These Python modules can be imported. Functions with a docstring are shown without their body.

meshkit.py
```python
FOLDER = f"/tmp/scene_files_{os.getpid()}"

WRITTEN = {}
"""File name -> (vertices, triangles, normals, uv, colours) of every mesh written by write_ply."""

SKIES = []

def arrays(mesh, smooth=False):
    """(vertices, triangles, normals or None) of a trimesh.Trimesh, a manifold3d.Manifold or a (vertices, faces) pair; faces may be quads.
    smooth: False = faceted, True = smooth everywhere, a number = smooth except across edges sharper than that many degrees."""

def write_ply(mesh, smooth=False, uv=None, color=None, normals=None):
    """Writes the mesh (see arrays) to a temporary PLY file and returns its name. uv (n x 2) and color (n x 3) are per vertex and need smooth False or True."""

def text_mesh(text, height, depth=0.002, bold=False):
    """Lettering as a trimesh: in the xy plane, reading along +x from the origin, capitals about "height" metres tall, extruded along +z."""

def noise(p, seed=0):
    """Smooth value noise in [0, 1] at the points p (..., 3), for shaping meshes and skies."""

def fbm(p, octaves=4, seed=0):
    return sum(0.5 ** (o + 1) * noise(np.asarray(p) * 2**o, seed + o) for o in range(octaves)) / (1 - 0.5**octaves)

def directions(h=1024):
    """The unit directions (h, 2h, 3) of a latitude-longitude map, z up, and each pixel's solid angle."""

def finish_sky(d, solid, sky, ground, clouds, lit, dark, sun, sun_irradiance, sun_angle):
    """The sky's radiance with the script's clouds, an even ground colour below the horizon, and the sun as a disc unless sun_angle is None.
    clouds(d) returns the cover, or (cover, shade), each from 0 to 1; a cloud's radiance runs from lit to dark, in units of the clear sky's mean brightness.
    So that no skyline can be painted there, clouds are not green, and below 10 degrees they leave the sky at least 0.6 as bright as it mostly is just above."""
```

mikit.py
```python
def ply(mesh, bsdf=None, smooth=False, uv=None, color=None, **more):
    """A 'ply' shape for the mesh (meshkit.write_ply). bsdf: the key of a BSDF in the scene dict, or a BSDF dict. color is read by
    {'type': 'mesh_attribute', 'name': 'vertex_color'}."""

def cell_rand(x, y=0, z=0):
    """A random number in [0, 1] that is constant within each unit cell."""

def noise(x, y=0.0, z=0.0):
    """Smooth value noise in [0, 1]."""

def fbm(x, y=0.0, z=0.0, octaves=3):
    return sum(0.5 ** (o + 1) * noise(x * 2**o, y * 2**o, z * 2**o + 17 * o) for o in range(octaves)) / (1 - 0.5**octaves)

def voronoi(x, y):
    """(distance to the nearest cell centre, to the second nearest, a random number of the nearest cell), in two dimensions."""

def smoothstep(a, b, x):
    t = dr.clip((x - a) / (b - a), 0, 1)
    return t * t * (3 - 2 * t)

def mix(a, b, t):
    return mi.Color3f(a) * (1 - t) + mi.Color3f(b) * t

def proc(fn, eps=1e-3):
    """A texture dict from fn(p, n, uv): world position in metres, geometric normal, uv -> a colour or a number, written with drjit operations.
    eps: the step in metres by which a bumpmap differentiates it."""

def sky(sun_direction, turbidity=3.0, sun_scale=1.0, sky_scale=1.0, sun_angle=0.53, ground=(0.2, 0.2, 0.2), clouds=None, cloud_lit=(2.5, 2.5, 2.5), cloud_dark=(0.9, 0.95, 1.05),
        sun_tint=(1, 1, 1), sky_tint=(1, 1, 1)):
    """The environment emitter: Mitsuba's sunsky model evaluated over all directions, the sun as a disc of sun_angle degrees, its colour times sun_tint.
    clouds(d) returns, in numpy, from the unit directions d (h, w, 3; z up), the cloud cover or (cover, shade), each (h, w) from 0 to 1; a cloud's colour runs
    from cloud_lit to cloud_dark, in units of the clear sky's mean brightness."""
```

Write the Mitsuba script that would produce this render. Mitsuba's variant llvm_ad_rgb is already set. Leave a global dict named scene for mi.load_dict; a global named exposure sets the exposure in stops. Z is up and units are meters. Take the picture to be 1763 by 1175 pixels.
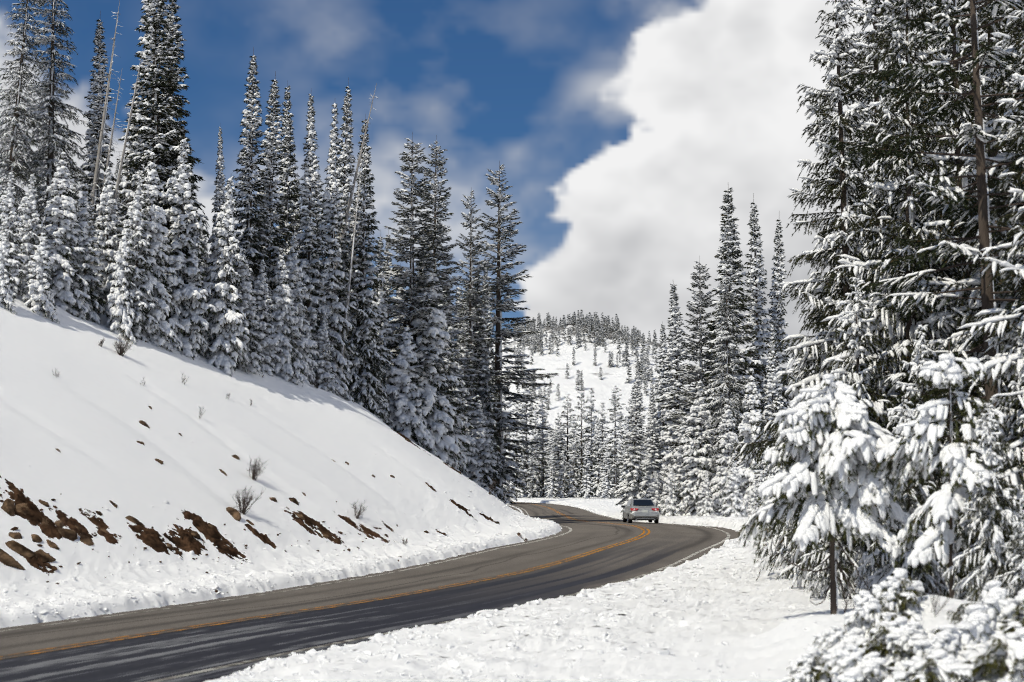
import math
import numpy as np, trimesh, manifold3d as m3
import drjit as dr, mitsuba as mi
import mikit, meshkit
from scipy.spatial import cKDTree
from scipy.interpolate import PchipInterpolator, CubicSpline
T = mi.ScalarTransform4f
scene, labels = {}, {}

# ------------------------------------------------------------------ camera, sky, exposure
EYE = np.array([0.0, 0.0, 2.93])
FOC = 2449.0 / 1763.0                                   # focal length in picture widths
PITCH = math.atan((820 - 587.5) / 2449.0)
scene['camera'] = {'type': 'thinlens', 'fov': math.degrees(2 * math.atan(0.5 / FOC)), 'fov_axis': 'x',
                   'aperture_radius': 0.016, 'focus_distance': 75.0, 'near_clip': 0.5, 'far_clip': 8000.0,
                   'to_world': T().look_at(origin=EYE.tolist(), target=(EYE + [0, math.cos(PITCH), math.sin(PITCH)]).tolist(), up=[0, 0, 1])}
exposure = 1.28
SUN_AZ, SUN_EL = math.radians(-144), math.radians(45)    # azimuth clockwise from the view direction: behind the camera, to the left
SUN = np.array([math.sin(SUN_AZ) * math.cos(SUN_EL), math.cos(SUN_AZ) * math.cos(SUN_EL), math.sin(SUN_EL)])


def clouds(d):
    az = np.degrees(np.arctan2(d[..., 0], d[..., 1]))
    el = np.degrees(np.arcsin(np.clip(d[..., 2], -1, 1)))
    n1 = meshkit.fbm(d * 9.0, 5, 3)
    n2 = meshkit.fbm(d * 30.0, 5, 11)
    n3 = meshkit.fbm(d * np.array([5.0, 5.0, 9.0]) + 3.1, 5, 21)
    # the cumulus bank: its left edge steps right with height; to the right it goes on until it breaks up
    edge = np.interp(el, [0, 4, 8.0, 10.5, 12.2, 14.2, 15.0, 17.5, 20, 30, 50], [-6, -0.8, 0.9, 2.5, 3.2, 5.8, 4.7, 5.4, 9.8, 16, 42])
    n5 = 1 - np.abs(2 * meshkit.fbm(d * 22.0 + 4.4, 4, 71) - 1)
    billow = (n1 - 0.5) * 2.4 + (n2 - 0.5) * 2.2 + (n5 - 0.75) * 2.8 + (meshkit.fbm(d * 75.0, 3, 91) - 0.5) * 1.0
    big = np.clip((az - edge + billow) / (0.15 + 1.3 * np.clip(n3 * 3.0 - 1.25, 0, 1)) + 0.5, 0, 1) * np.clip((110 - az + (n3 - 0.5) * 60) / 20, 0, 1)
    big = big * np.clip((62 - el + (n1 - 0.5) * 40) / 12, 0, 1)
    # low cloud far on the left and broken wisps everywhere
    low = np.clip((19.0 - el + (n1 - 0.5) * 7 + (n2 - 0.5) * 5 - 0.8 * np.abs(az + 22)) / 1.5 + 0.4, 0, 1) * (az < 0)
    wisp = np.clip((n3 - 0.47) * 4.5, 0, 1) * np.clip((n2 - 0.25) * 2.6, 0, 1)
    haze = np.clip((9 - el) / 9, 0, 1) * 0.45
    wb = np.clip(1 - ((az + 5) / 11) ** 2, 0, 1) * np.clip(1 - ((el - 12) / 9) ** 2, 0, 1)
    streak = np.clip((meshkit.fbm(d * np.array([13., 13., 17.]) + 7.7, 6, 5) - 0.47) * 3.4, 0, 1) * wb * 0.7
    calm = np.clip((np.hypot((az + 17) / 9, (el - 19) / 7) - 0.6) / 0.8, 0.12, 1)
    other = np.maximum.reduce([low * 0.92, wisp * (0.95 - 0.55 * (1 - calm)) * calm, haze * 0.7, streak])
    cover = 1 - (1 - big) * (1 - other)
    n4 = meshkit.fbm(d * np.array([14.0, 14.0, 20.0]) + 1.3, 4, 33)
    shade = np.clip(np.interp(el, [0, 6, 10, 14, 18, 30], [0.72, 0.66, 0.5, 0.30, 0.18, 0.1]) + (n4 - 0.5) * 1.3 - (n5 - 0.75) * 0.6 - 0.35 * np.clip(1 - (az - edge) / 3, 0, 1), 0, 1) * big
    shade = np.maximum(shade, (1 - big) * np.clip(0.80 - 0.5 * wisp - 0.3 * low, 0, 1))
    return cover, shade


scene['sky_light'] = mikit.sky(SUN.tolist(), turbidity=2.2, ground=(0.62, 0.63, 0.66), clouds=clouds,
                               cloud_lit=(7.8, 7.8, 7.8), cloud_dark=(4.3, 4.36, 4.5), sky_tint=(0.275, 0.45, 0.63), sky_scale=0.85, sun_tint=(0.85, 0.98, 1.13))

# ------------------------------------------------------------------ materials
def rgb(r, g, b): return {'type': 'rgb', 'value': [r, g, b]}


def diffuse(tex, two=False):
    d = {'type': 'diffuse', 'reflectance': tex}
    return {'type': 'twosided', 'bsdf': d} if two else d


def snow_bump(p, n, uv):
    # clods near the ploughed verges, wind grain and slide streaks elsewhere
    k = 0.05 + 0.95 * mikit.smoothstep(0.84, 0.93, n.z)
    return k * (0.034 * mikit.fbm(p.x * 6, p.y * 6, p.z * 6, 2) + 0.026 * mikit.noise(p.x * 14, p.y * 14, p.z * 14) + 0.014 * mikit.noise(p.x * 34, p.y * 34, p.z * 34))


def snow_col(p, n, uv):
    a = mikit.fbm(p.x * 0.7, p.y * 0.7, p.z * 0.7, 3)
    b = mikit.noise(p.x * 9, p.y * 9, p.z * 9)
    return mikit.mix((0.875, 0.882, 0.90), (0.90, 0.902, 0.912), a) * (0.985 + 0.015 * b)


scene['m_ground'] = {'type': 'bumpmap', 'arbitrary': mikit.proc(snow_bump, eps=0.012), 'scale': 1.0, 'bsdf': diffuse(mikit.proc(snow_col))}
scene['m_snow'] = diffuse(rgb(0.87, 0.875, 0.89), True)
scene['m_clod'] = diffuse(rgb(0.89, 0.895, 0.91))
scene['m_needle'] = diffuse({'type': 'mesh_attribute', 'name': 'vertex_color'}, True)


def bark_col(p, n, uv):
    a = mikit.fbm(p.x * 9, p.y * 9, p.z * 2.2, 3)
    return mikit.mix((0.045, 0.036, 0.030), (0.13, 0.105, 0.088), a)


scene['m_bark'] = diffuse(mikit.proc(bark_col))
scene['m_deadwood'] = diffuse(mikit.proc(lambda p, n, uv: mikit.mix((0.20, 0.18, 0.165), (0.42, 0.40, 0.385), mikit.fbm(p.x * 8, p.y * 8, p.z * 2, 3))))
scene['m_twig'] = diffuse(rgb(0.075, 0.058, 0.05))


def earth_col(p, n, uv):
    a = mikit.fbm(p.x * 3.2, p.y * 3.2, p.z * 3.2, 4)
    b = mikit.noise(p.x * 17, p.y * 17, p.z * 17)
    return mikit.mix((0.016, 0.011, 0.008), (0.098, 0.055, 0.033), mikit.smoothstep(0.2, 0.8, a)) * (0.5 + 0.8 * b)


def rock_col(p, n, uv):
    a = mikit.fbm(p.x * 4, p.y * 4, p.z * 4, 4)
    b = mikit.noise(p.x * 19, p.y * 19, p.z * 19)
    return mikit.mix((0.030, 0.020, 0.014), (0.19, 0.125, 0.078), mikit.smoothstep(0.25, 0.75, a)) * (0.5 + 0.8 * b)


scene['m_earth'] = {'type': 'bumpmap', 'arbitrary': mikit.proc(lambda p, n, uv: 0.04 * mikit.fbm(p.x * 11, p.y * 11, p.z * 11, 3), eps=0.008), 'scale': 1.0, 'bsdf': diffuse(mikit.proc(earth_col))}
scene['m_rock'] = {'type': 'bumpmap', 'arbitrary': mikit.proc(lambda p, n, uv: 0.03 * mikit.fbm(p.x * 9, p.y * 9, p.z * 9, 3), eps=0.008), 'scale': 1.0, 'bsdf': diffuse(mikit.proc(rock_col))}


def track_fields(p, uv):
    """uv = (offset to the left of the centre line, metres along the road)."""
    s, t = uv.x, uv.y
    wob = (mikit.noise(t * 0.06, 3.3) - 0.5) * 0.5
    lane = mikit.smoothstep(0.1, -0.25, s)                               # 1 in the right-hand lane
    fade = mikit.smoothstep(72, 44, t)                                   # the melt water runs on the near half only
    edge = -5.6 + wob * 1.2 + mikit.smoothstep(24, 48, t) * 2.5
    wet = lane * mikit.smoothstep(edge - 0.25, edge + 0.25, s + (mikit.noise(s * 3, t * 0.5) - 0.5) * 0.5) * fade
    grain = mikit.fbm(s * 5.5, t * 0.16, 0.0, 4)
    dry = mikit.smoothstep(0.48, 0.66, mikit.fbm(s * 2.6 + 9, t * 0.045, 2.0, 3)) * mikit.smoothstep(34, 56, t)
    wet = wet * (1 - 0.8 * dry)
    return s, t, wet, grain


def road_col(p, n, uv):
    s, t, wet, grain = track_fields(p, uv)
    fine = mikit.noise(p.x * 40, p.y * 40)
    big = mikit.fbm(p.x * 0.6, p.y * 0.6, 0.0, 3)
    base = mikit.mix((0.084, 0.074, 0.066), (0.122, 0.108, 0.096), big) * (0.80 + 0.35 * fine)
    wob = (mikit.noise(t * 0.045, 8.1) - 0.5) * 0.7
    tracks = mi.Float(0)
    for c, w in ((1.0, 0.22), (2.6, 0.25), (-1.0, 0.25), (-2.6, 0.25)):
        k = (s - c - wob) / w
        tracks = tracks + dr.exp(-k * k) * mikit.smoothstep(0.25, 0.7, mikit.fbm(t * 0.05, c * 7.0, 1.0, 2))
    base = base * (1 - 0.5 * dr.minimum(tracks, 1) * (0.6 + 0.7 * grain))
    # tar snakes
    w2 = s - 1.7 + 1.1 * mikit.fbm(t * 0.11, 4.0, 5.0, 3) * 2 - 1.1
    base = base * (1 - 0.45 * dr.exp(-(w2 / 0.06) ** 2))
    wetc = mikit.mix((0.015, 0.0155, 0.021), (0.026, 0.026, 0.035), grain)
    ds = mikit.fbm(s * 4.2, t * 0.07, 7.0, 4) * 0.72 + 0.28 * mikit.fbm(s * 9, t * 1.6, 3.0, 3)
    slush = mikit.smoothstep(0.55, 0.76, ds) * mikit.smoothstep(44, 27, t) * mikit.smoothstep(-0.1, -0.6, s)
    c = mikit.mix(base, wetc, wet)
    return mikit.mix(c, (0.34, 0.345, 0.36), 0.40 * slush)


scene['m_road'] = {'type': 'principled', 'base_color': mikit.proc(road_col), 'specular': 0.22,
                   'roughness': mikit.proc(lambda p, n, uv: 0.85 - 0.22 * track_fields(p, uv)[2])}


def worn(col, keep, wear=0.42):
    def f(p, n, uv):
        w = mikit.fbm(p.x * 6, p.y * 6, 0.0, 4)
        return mikit.mix(col, (0.11, 0.10, 0.09), mikit.smoothstep(keep - wear * mikit.smoothstep(56, 32, p.y), keep + 0.22, w))
    return f


scene['m_yellow'] = diffuse(mikit.proc(worn((0.52, 0.215, 0.03), 0.52)))
scene['m_white'] = diffuse(mikit.proc(worn((0.50, 0.49, 0.46), 0.50)))

# ------------------------------------------------------------------ the road's line and the land
CL = np.array([(-38, -44.6), (-28.3, -22.4), (-18.3, 0.5), (-12.3, 14.2), (-8.29, 23.41), (-6.46, 27.6), (-3.77, 33.19), (-0.53, 41.65), (1.51, 47.52), (3.85, 56.0), (5.35, 61.0), (6.2, 66.0),
               (6.35, 72.0), (5.95, 79.0), (5.42, 92), (5.02, 104), (4.9, 124), (4.9, 150), (4.5, 172), (3.5, 187), (1.2, 201), (-3.5, 212), (-12, 221), (-26, 228), (-48, 235), (-80, 242)], float)
k0 = np.r_[0, np.cumsum(np.linalg.norm(np.diff(CL, axis=0), axis=1))]
spl = CubicSpline(k0, CL)
tt = np.arange(0, k0[-1], 0.25)
PATH = spl(tt)
TAN = spl(tt, 1); TAN /= np.linalg.norm(TAN, axis=1, keepdims=True)
NORM = np.stack([-TAN[:, 1], TAN[:, 0]], 1)              # to the left
T0 = tt[np.argmin(np.abs(PATH[:, 1] - 0))]
dpath = PATH[:, 1].copy(); dpath[np.argmax(PATH[:, 1] > 205):] = 230
ROADZ = PchipInterpolator([-100, 42, 47.5, 56, 65, 72, 79, 92, 102, 124, 156, 186, 212, 400], [0, 0, 0.08, 0.2, 0.38, 0.40, 0.28, 0.0, -0.25, -0.62, -0.91, -0.87, -0.84, -0.84])
ROADZ_T = ROADZ(PATH[:, 1])
OFF_L = np.interp(PATH[:, 1], [20, 28, 36, 44, 55, 63, 70, 92, 130, 180], [3.2, 3.25, 3.7, 4.1, 4.25, 3.75, 3.5, 3.2, 3.3, 3.3])
OFF_R = np.interp(PATH[:, 1], [16, 22, 30, 46, 58, 70, 92, 130, 180], [5.9, 5.5, 4.95, 4.6, 4.4, 4.5, 4.2, 4.0, 3.9])
CREST = PchipInterpolator([-60, 0, 25, 40, 59, 70, 78, 86, 95, 110, 130, 160, 400], [9.9, 9.8, 9.6, 9.3, 7.6, 6.2, 5.0, 3.5, 1.9, 0.9, 0.3, 0.1, 0.1])(dpath)
MOUNDS = [(4.25, 19.6, 0.34, 0.75), (4.7, 18.2, 0.40, 0.9), (5.7, 18.4, 0.42, 0.8), (6.3, 17.0, 0.5, 1.0), (5.2, 16.6, 0.30, 0.9), (3.9, 17.4, 0.16, 0.8), (6.9, 19.0, 0.4, 0.8)]
KD = cKDTree(PATH)
SUR = np.array([0.33, 0.94])


def smin(a, b, k): return -np.logaddexp(-k * a, -k * b) / k
def sstep(a, b, x):
    t = np.clip((x - a) / (b - a), 0, 1)
    return t * t * (3 - 2 * t)


def road_coords(x, y):
    q = np.stack([x, y], -1)
    _, i = KD.query(q)
    return ((q - PATH[i]) * NORM[i]).sum(-1), i


def height(x, y, detail=True):
    x, y = np.asarray(x, float), np.asarray(y, float)
    s, i = road_coords(x, y)
    t = np.clip(tt[i] + ((np.stack([x, y], -1) - PATH[i]) * TAN[i]).sum(-1), 0, tt[-1])      # between the points of the line
    zr, off_l, off_r, crest_ = (np.interp(t, tt, w) for w in (ROADZ_T, OFF_L, OFF_R, CREST))
    P3 = np.stack([x, y, 0 * x], -1)
    en = (meshkit.fbm(P3 * 1.6, 3, 5) - 0.5) * 0.55 + (meshkit.noise(P3 * 6.0, 9) - 0.5) * 0.16
    a = s - (off_l + 0.48) + en * 0.5                                   # beyond the left edge
    b = -s - off_r + en                                                 # beyond the right edge
    # left: low berm, cut slope, wooded shelf
    ap = np.maximum(s - (off_l + 0.48), 0)
    bermw = 1.5 + 0.9 * meshkit.noise(P3 * 0.09, 2)
    raw = 0.70 * np.logaddexp(0, 2.2 * (ap - bermw)) / 2.2
    crest = crest_ + 0.10 * np.maximum(ap - 8, 0) + (meshkit.fbm(P3 * 0.12, 3, 31) - 0.5) * 1.3 * np.minimum(crest_ / 6, 1)
    left = smin(raw, np.maximum(crest, 0.02), 1.3) * sstep(0, 0.3, a) + 0.16 * sstep(0, 0.30, a) + 0.05 * np.minimum(ap, 3)
    left += 0.012 * np.clip(ap - 20, 0, 300)
    left += np.exp(-((raw - crest) / 1.1) ** 2) * np.minimum(crest_ / 6, 1) * 1.5 * np.maximum(meshkit.fbm(P3 * 0.55, 3, 83) - 0.45, 0)      # hummocks on the lip
    # right: ploughed bank, then open snow rising to the trees
    bp = np.maximum(-s - off_r, 0)
    nearb = np.interp(y, [60, 95], [1, 0.25])
    right = 0.27 * sstep(0, 0.35, b) + 0.055 * np.minimum(bp, 16) * nearb + 0.02 * np.clip(bp - 30, 0, 200)
    z = zr + np.where(s > 0, np.where(a > 0, left, -0.14), np.where(b > 0, right, -0.14))
    far = sstep(200, 420, np.hypot(x, y))
    z = z * (1 - far) + far * (-2.0 + 0.006 * np.hypot(x, y))
    if detail:
        rough = np.exp(-((ap - 1.0) / np.interp(y, [50, 72], [1.9, 4.2])) ** 2) * (a > 0.02) * (s > 0) + np.exp(-((bp - 1.2) / 6.0) ** 2) * (b > 0.02) * (s < 0) * np.interp(bp, [0, 1.0], [0.8, 1])
        rough = rough * np.interp(y, [100, 140], [1, 0.3])
        z = z + rough * (0.20 * (meshkit.fbm(P3 * 2.2, 3, 41) - 0.5) + 0.13 * (meshkit.fbm(P3 * 7.5, 3, 43) - 0.45))
        al, ac = t + 6.0 * meshkit.fbm(P3 * 0.25, 2, 77), s                                                       # slide streaks run down the slope, leaning along the road
        sk = meshkit.fbm(np.stack([(al + ac * 0.28) * 0.22, ac * 0.06, 0 * s], -1), 2, 51) - 0.5
        lane_ = t - T0 + 0.30 * ap
        groove = sum(-dp * np.exp(-((lane_ - c_ - 0.4 * np.sin(ap * 0.7 + c_)) / wd_) ** 2) * sstep(a0, a0 + 1.5, ap) * sstep(a1 + 1.5, a1, ap) for c_, wd_, dp, a0, a1 in ((34.5, 0.35, 0.10, 3, 8), (38.2, 0.8, -0.10, 6, 12), (42.0, 0.3, 0.09, 5, 11), (46.5, 0.5, 0.08, 2, 9), (52.0, 0.35, 0.10, 3, 10), (55.0, 0.7, -0.09, 2, 7), (60.0, 0.4, 0.10, 2, 9), (66.0, 0.35, 0.09, 2, 7)))
        z = z + (s > 0) * sstep(2.0, 4.5, ap) * (0.035 * sk + groove + 0.16 * (meshkit.fbm(P3 * 0.16, 2, 53) - 0.5))
        z = z + (s < 0) * sstep(1.0, 4, bp) * 0.16 * (meshkit.fbm(P3 * 0.8, 3, 57) - 0.5)
    for mx, my, mh, mr in MOUNDS:
        z = z + mh * np.exp(-(((x - mx) ** 2 + (y - my) ** 2) / mr ** 2) ** 1.3)
    return z


def ground_z(x, y, detail=True): return float(height(np.array([x]), np.array([y]), detail)[0])


def grid_faces(nu, nv):
    i, j = np.meshgrid(np.arange(nu - 1), np.arange(nv - 1), indexing='ij')
    q = np.stack([i * nv + j, (i + 1) * nv + j, (i + 1) * nv + j + 1, i * nv + j + 1], -1).reshape(-1, 4)
    return np.vstack([q[:, [0, 1, 2]], q[:, [0, 2, 3]]])


az = np.radians(np.r_[np.linspace(-180, -32, 40)[:-1], np.linspace(-32, -23, 26)[:-1], np.linspace(-23, 23, 580), np.linspace(23, 32, 26)[1:], np.linspace(32, 180, 40)[1:]])
rr = np.r_[0.3, 2, 4, 6, np.exp(np.linspace(np.log(8), np.log(130), 440)), np.exp(np.linspace(np.log(132), np.log(420), 90)), np.exp(np.linspace(np.log(440), np.log(6500), 20))]
A_, R_ = np.meshgrid(az, rr, indexing='ij')
gx, gy = R_ * np.sin(A_), R_ * np.cos(A_)
gz = height(gx.ravel(), gy.ravel()).reshape(gx.shape)
gs, gi = road_coords(gx.ravel(), gy.ravel())
under = np.minimum(sstep(-0.6, -0.3, gs - OFF_L[gi] - 0.36) * sstep(2.3, 1.6, gs - OFF_L[gi] - 0.36) + sstep(-0.6, -0.3, -gs - OFF_R[gi]) * sstep(2.9, 2.2, -gs - OFF_R[gi]), 1)
gz = gz - 0.12 * (under * (gy.ravel() > 12.5) * (gy.ravel() < 216)).reshape(gx.shape)     # the verges lie over it
scene['snow_ground'] = mikit.ply((np.stack([gx, gy, gz], -1).reshape(-1, 3), grid_faces(len(az), len(rr))), 'm_ground', smooth=True)
labels['snow_ground'] = {'label': 'snow covered ground with ploughed verges and a smooth cut slope beside the road', 'kind': 'structure'}


def verge(sign, off, wide, ns=26, step=0.125):
    t = np.arange(tt[np.argmin(np.abs(PATH[:, 1] - 12))], tt[np.argmax(PATH[:, 1] > 219)], step)
    j = np.clip((t / 0.25).astype(int), 0, len(tt) - 1)
    pa, na = spl(t), np.stack([np.interp(t, tt, NORM[:, c]) for c in (0, 1)], 1)
    u = np.linspace(0, 1, ns) ** 1.25
    o = sign * (np.interp(t, tt, off)[:, None] - 0.45 + (wide + 0.45) * u)
    p = pa[:, None] + na[:, None] * o[..., None]
    z = height(p[..., 0].ravel(), p[..., 1].ravel()).reshape(o.shape)
    z = z + 0.012 - 0.20 * sstep(0.86, 1.0, u)
    f = grid_faces(len(t), ns)
    return np.concatenate([p, z[..., None]], -1).reshape(-1, 3), f if sign > 0 else f[:, ::-1]


scene['snow_verge'] = mikit.ply(verge(1, OFF_L + 0.48, 2.6), 'm_ground', smooth=True)
labels['snow_verge'] = {'label': 'rough ploughed snow verge along the left edge of the road', 'kind': 'structure'}
scene['snow_verge_001'] = mikit.ply(verge(-1, OFF_R, 3.2, ns=30), 'm_ground', smooth=True)
labels['snow_verge_001'] = {'label': 'rough ploughed snow verge along the right edge of the road', 'kind': 'structure'}


def strip(s0, s1, lift, i0=0, i1=None, ns=2, step=2):
    """A sheet of the road between two offsets (arrays or numbers) from the centre line."""
    idx = np.arange(i0, i1 or len(tt), step)
    u = np.linspace(0, 1, ns)
    a0, a1 = (np.broadcast_to(v, len(tt))[idx] for v in (s0, s1))
    off = a0[:, None] * (1 - u) + a1[:, None] * u
    p = PATH[idx][:, None] + NORM[idx][:, None] * off[..., None]
    z = np.broadcast_to(ROADZ_T[idx][:, None] + lift, off.shape) - 0.018 * np.abs(off)
    v = np.concatenate([p, z[..., None]], -1).reshape(-1, 3)
    uv = np.stack([off, np.broadcast_to((tt[idx] - T0)[:, None], off.shape)], -1).reshape(-1, 2)
    return v, grid_faces(len(idx), ns), uv


v, f, uv = strip(-7.6, 5.4, 0.0, ns=26, step=1)
scene['road'] = mikit.ply((v, f), 'm_road', smooth=True, uv=uv)
labels['road'] = {'label': 'two lane asphalt road curving between snow banks, wet in its near right lane', 'kind': 'structure'}
for k, (a, b, m) in enumerate([(-0.17, -0.07, 'm_yellow'), (0.07, 0.17, 'm_yellow')]):
    v, f, uv = strip(a, b, 0.004, step=1)
    scene['road__yellow_line' + ('_%03d' % k if k else '')] = mikit.ply((v, f), m, smooth=True)
v, f, uv = strip(OFF_L - 0.06, OFF_L + 0.07, 0.004, step=1)
scene['road__white_edge_line'] = mikit.ply((v, f), 'm_white', smooth=True)
v, f, uv = strip(-3.75, -3.6, 0.004, step=1)
scene['road__white_edge_line_001'] = mikit.ply((v, f), 'm_white', smooth=True)

# ------------------------------------------------------------------ the hill behind
def hill_z(x, y):
    P3 = np.stack([x, y, 0 * x], -1)
    prof = sstep(620, 1500, y + 60 * (meshkit.noise(P3 / 300, 3) - 0.5)) - 0.25 * sstep(1520, 2400, y)
    main = 148 * np.exp(-np.abs((x - 62) / 215) ** 2.3)
    side = 95 * np.exp(-((x + 330) / 260) ** 2) + 90 * np.exp(-((x - 520) / 260) ** 2)
    z = prof * np.maximum(main, side) + prof * (26 * (meshkit.fbm(P3 / 170, 4, 8) - 0.5) + 15 * (meshkit.fbm(P3 / 45, 4, 18) - 0.5))
    crag = np.exp(-((x - 85) / 75) ** 2) * np.exp(-((y - 1330) / 130) ** 2)
    return -2.4 + z + crag * 34 * np.maximum(meshkit.fbm(P3 / 30, 4, 28) - 0.46, 0)


hx, hy = np.meshgrid(np.linspace(-700, 800, 300), np.linspace(560, 2000, 230), indexing='ij')
hz = hill_z(hx.ravel(), hy.ravel())
hmesh = (np.stack([hx.ravel(), hy.ravel(), hz], -1), grid_faces(300, 230))


def hill_col(p, n, uv):
    c = mikit.fbm(p.x / 9, p.y / 9, p.z / 5, 3)
    zone = dr.exp(-((p.x - 80) / 70) ** 2 - ((p.y - 1340) / 120) ** 2)
    rock = dr.maximum(mikit.smoothstep(0.88, 0.74, n.z + (c - 0.5) * 0.35), mikit.smoothstep(0.50, 0.60, c * 0.62 + zone * 0.36) * mikit.smoothstep(0.15, 0.5, zone))
    return mikit.mix((0.87, 0.875, 0.89), (0.17, 0.165, 0.165), rock)


scene['m_hill'] = diffuse(mikit.proc(hill_col))
scene['hill'] = mikit.ply(hmesh, 'm_hill', smooth=True)
labels['hill'] = {'label': 'distant rounded mountain under snow with rock outcrops and scattered conifers', 'kind': 'structure'}


def ray(px, py):
    """Slope of the sight line through a point of the photograph: (x per metre ahead, z per metre ahead)."""
    cx, cy = (px - 881.5) / 2449.0, (587.5 - py) / 2449.0
    fw, up = math.cos(PITCH) - cy * math.sin(PITCH), cy * math.cos(PITCH) + math.sin(PITCH)
    return cx / fw, up / fw


DS = np.geomspace(8, 260, 900)


def on_ground(px, py):
    a, b = ray(px, py)
    h = height(a * DS, DS, False)
    below = np.nonzero(EYE[2] + b * DS < h)[0]
    d = DS[below[0]] if len(below) else DS[-1]
    return np.array([a * d, d, h[below[0]] if len(below) else h[-1]])


# ------------------------------------------------------------------ building blocks
def lump_template(rings, sides):
    a = np.cos(np.linspace(0, math.pi, rings + 2))[1:-1]
    ang = np.arange(sides) * 2 * math.pi / sides
    r = np.sqrt(1 - a ** 2) ** 0.8
    v = np.stack([np.repeat(a, sides), (r[:, None] * np.cos(ang)).ravel(), np.maximum((r[:, None] * np.sin(ang)).ravel(), -0.45)], 1)
    v = np.vstack([v, [[1, 0, 0]], [[-1, 0, 0]]])
    f = []
    for i in range(rings - 1):
        for j in range(sides):
            p, q = i * sides + j, i * sides + (j + 1) % sides
            f += [[p, p + sides, q], [q, p + sides, q + sides]]
    n = rings * sides
    for j in range(sides):
        f += [[n, j, (j + 1) % sides], [n + 1, (rings - 1) * sides + (j + 1) % sides, (rings - 1) * sides + j]]
    f = np.array(f)
    tm = trimesh.Trimesh(v, f, process=False)
    return (v, f if tm.volume > 0 else f[:, ::-1])


LUMPS = {1: lump_template(2, 5), 2: lump_template(3, 6), 3: lump_template(4, 7)}


def norm(v): return v / np.maximum(np.linalg.norm(v, axis=-1, keepdims=True), 1e-9)


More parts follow.
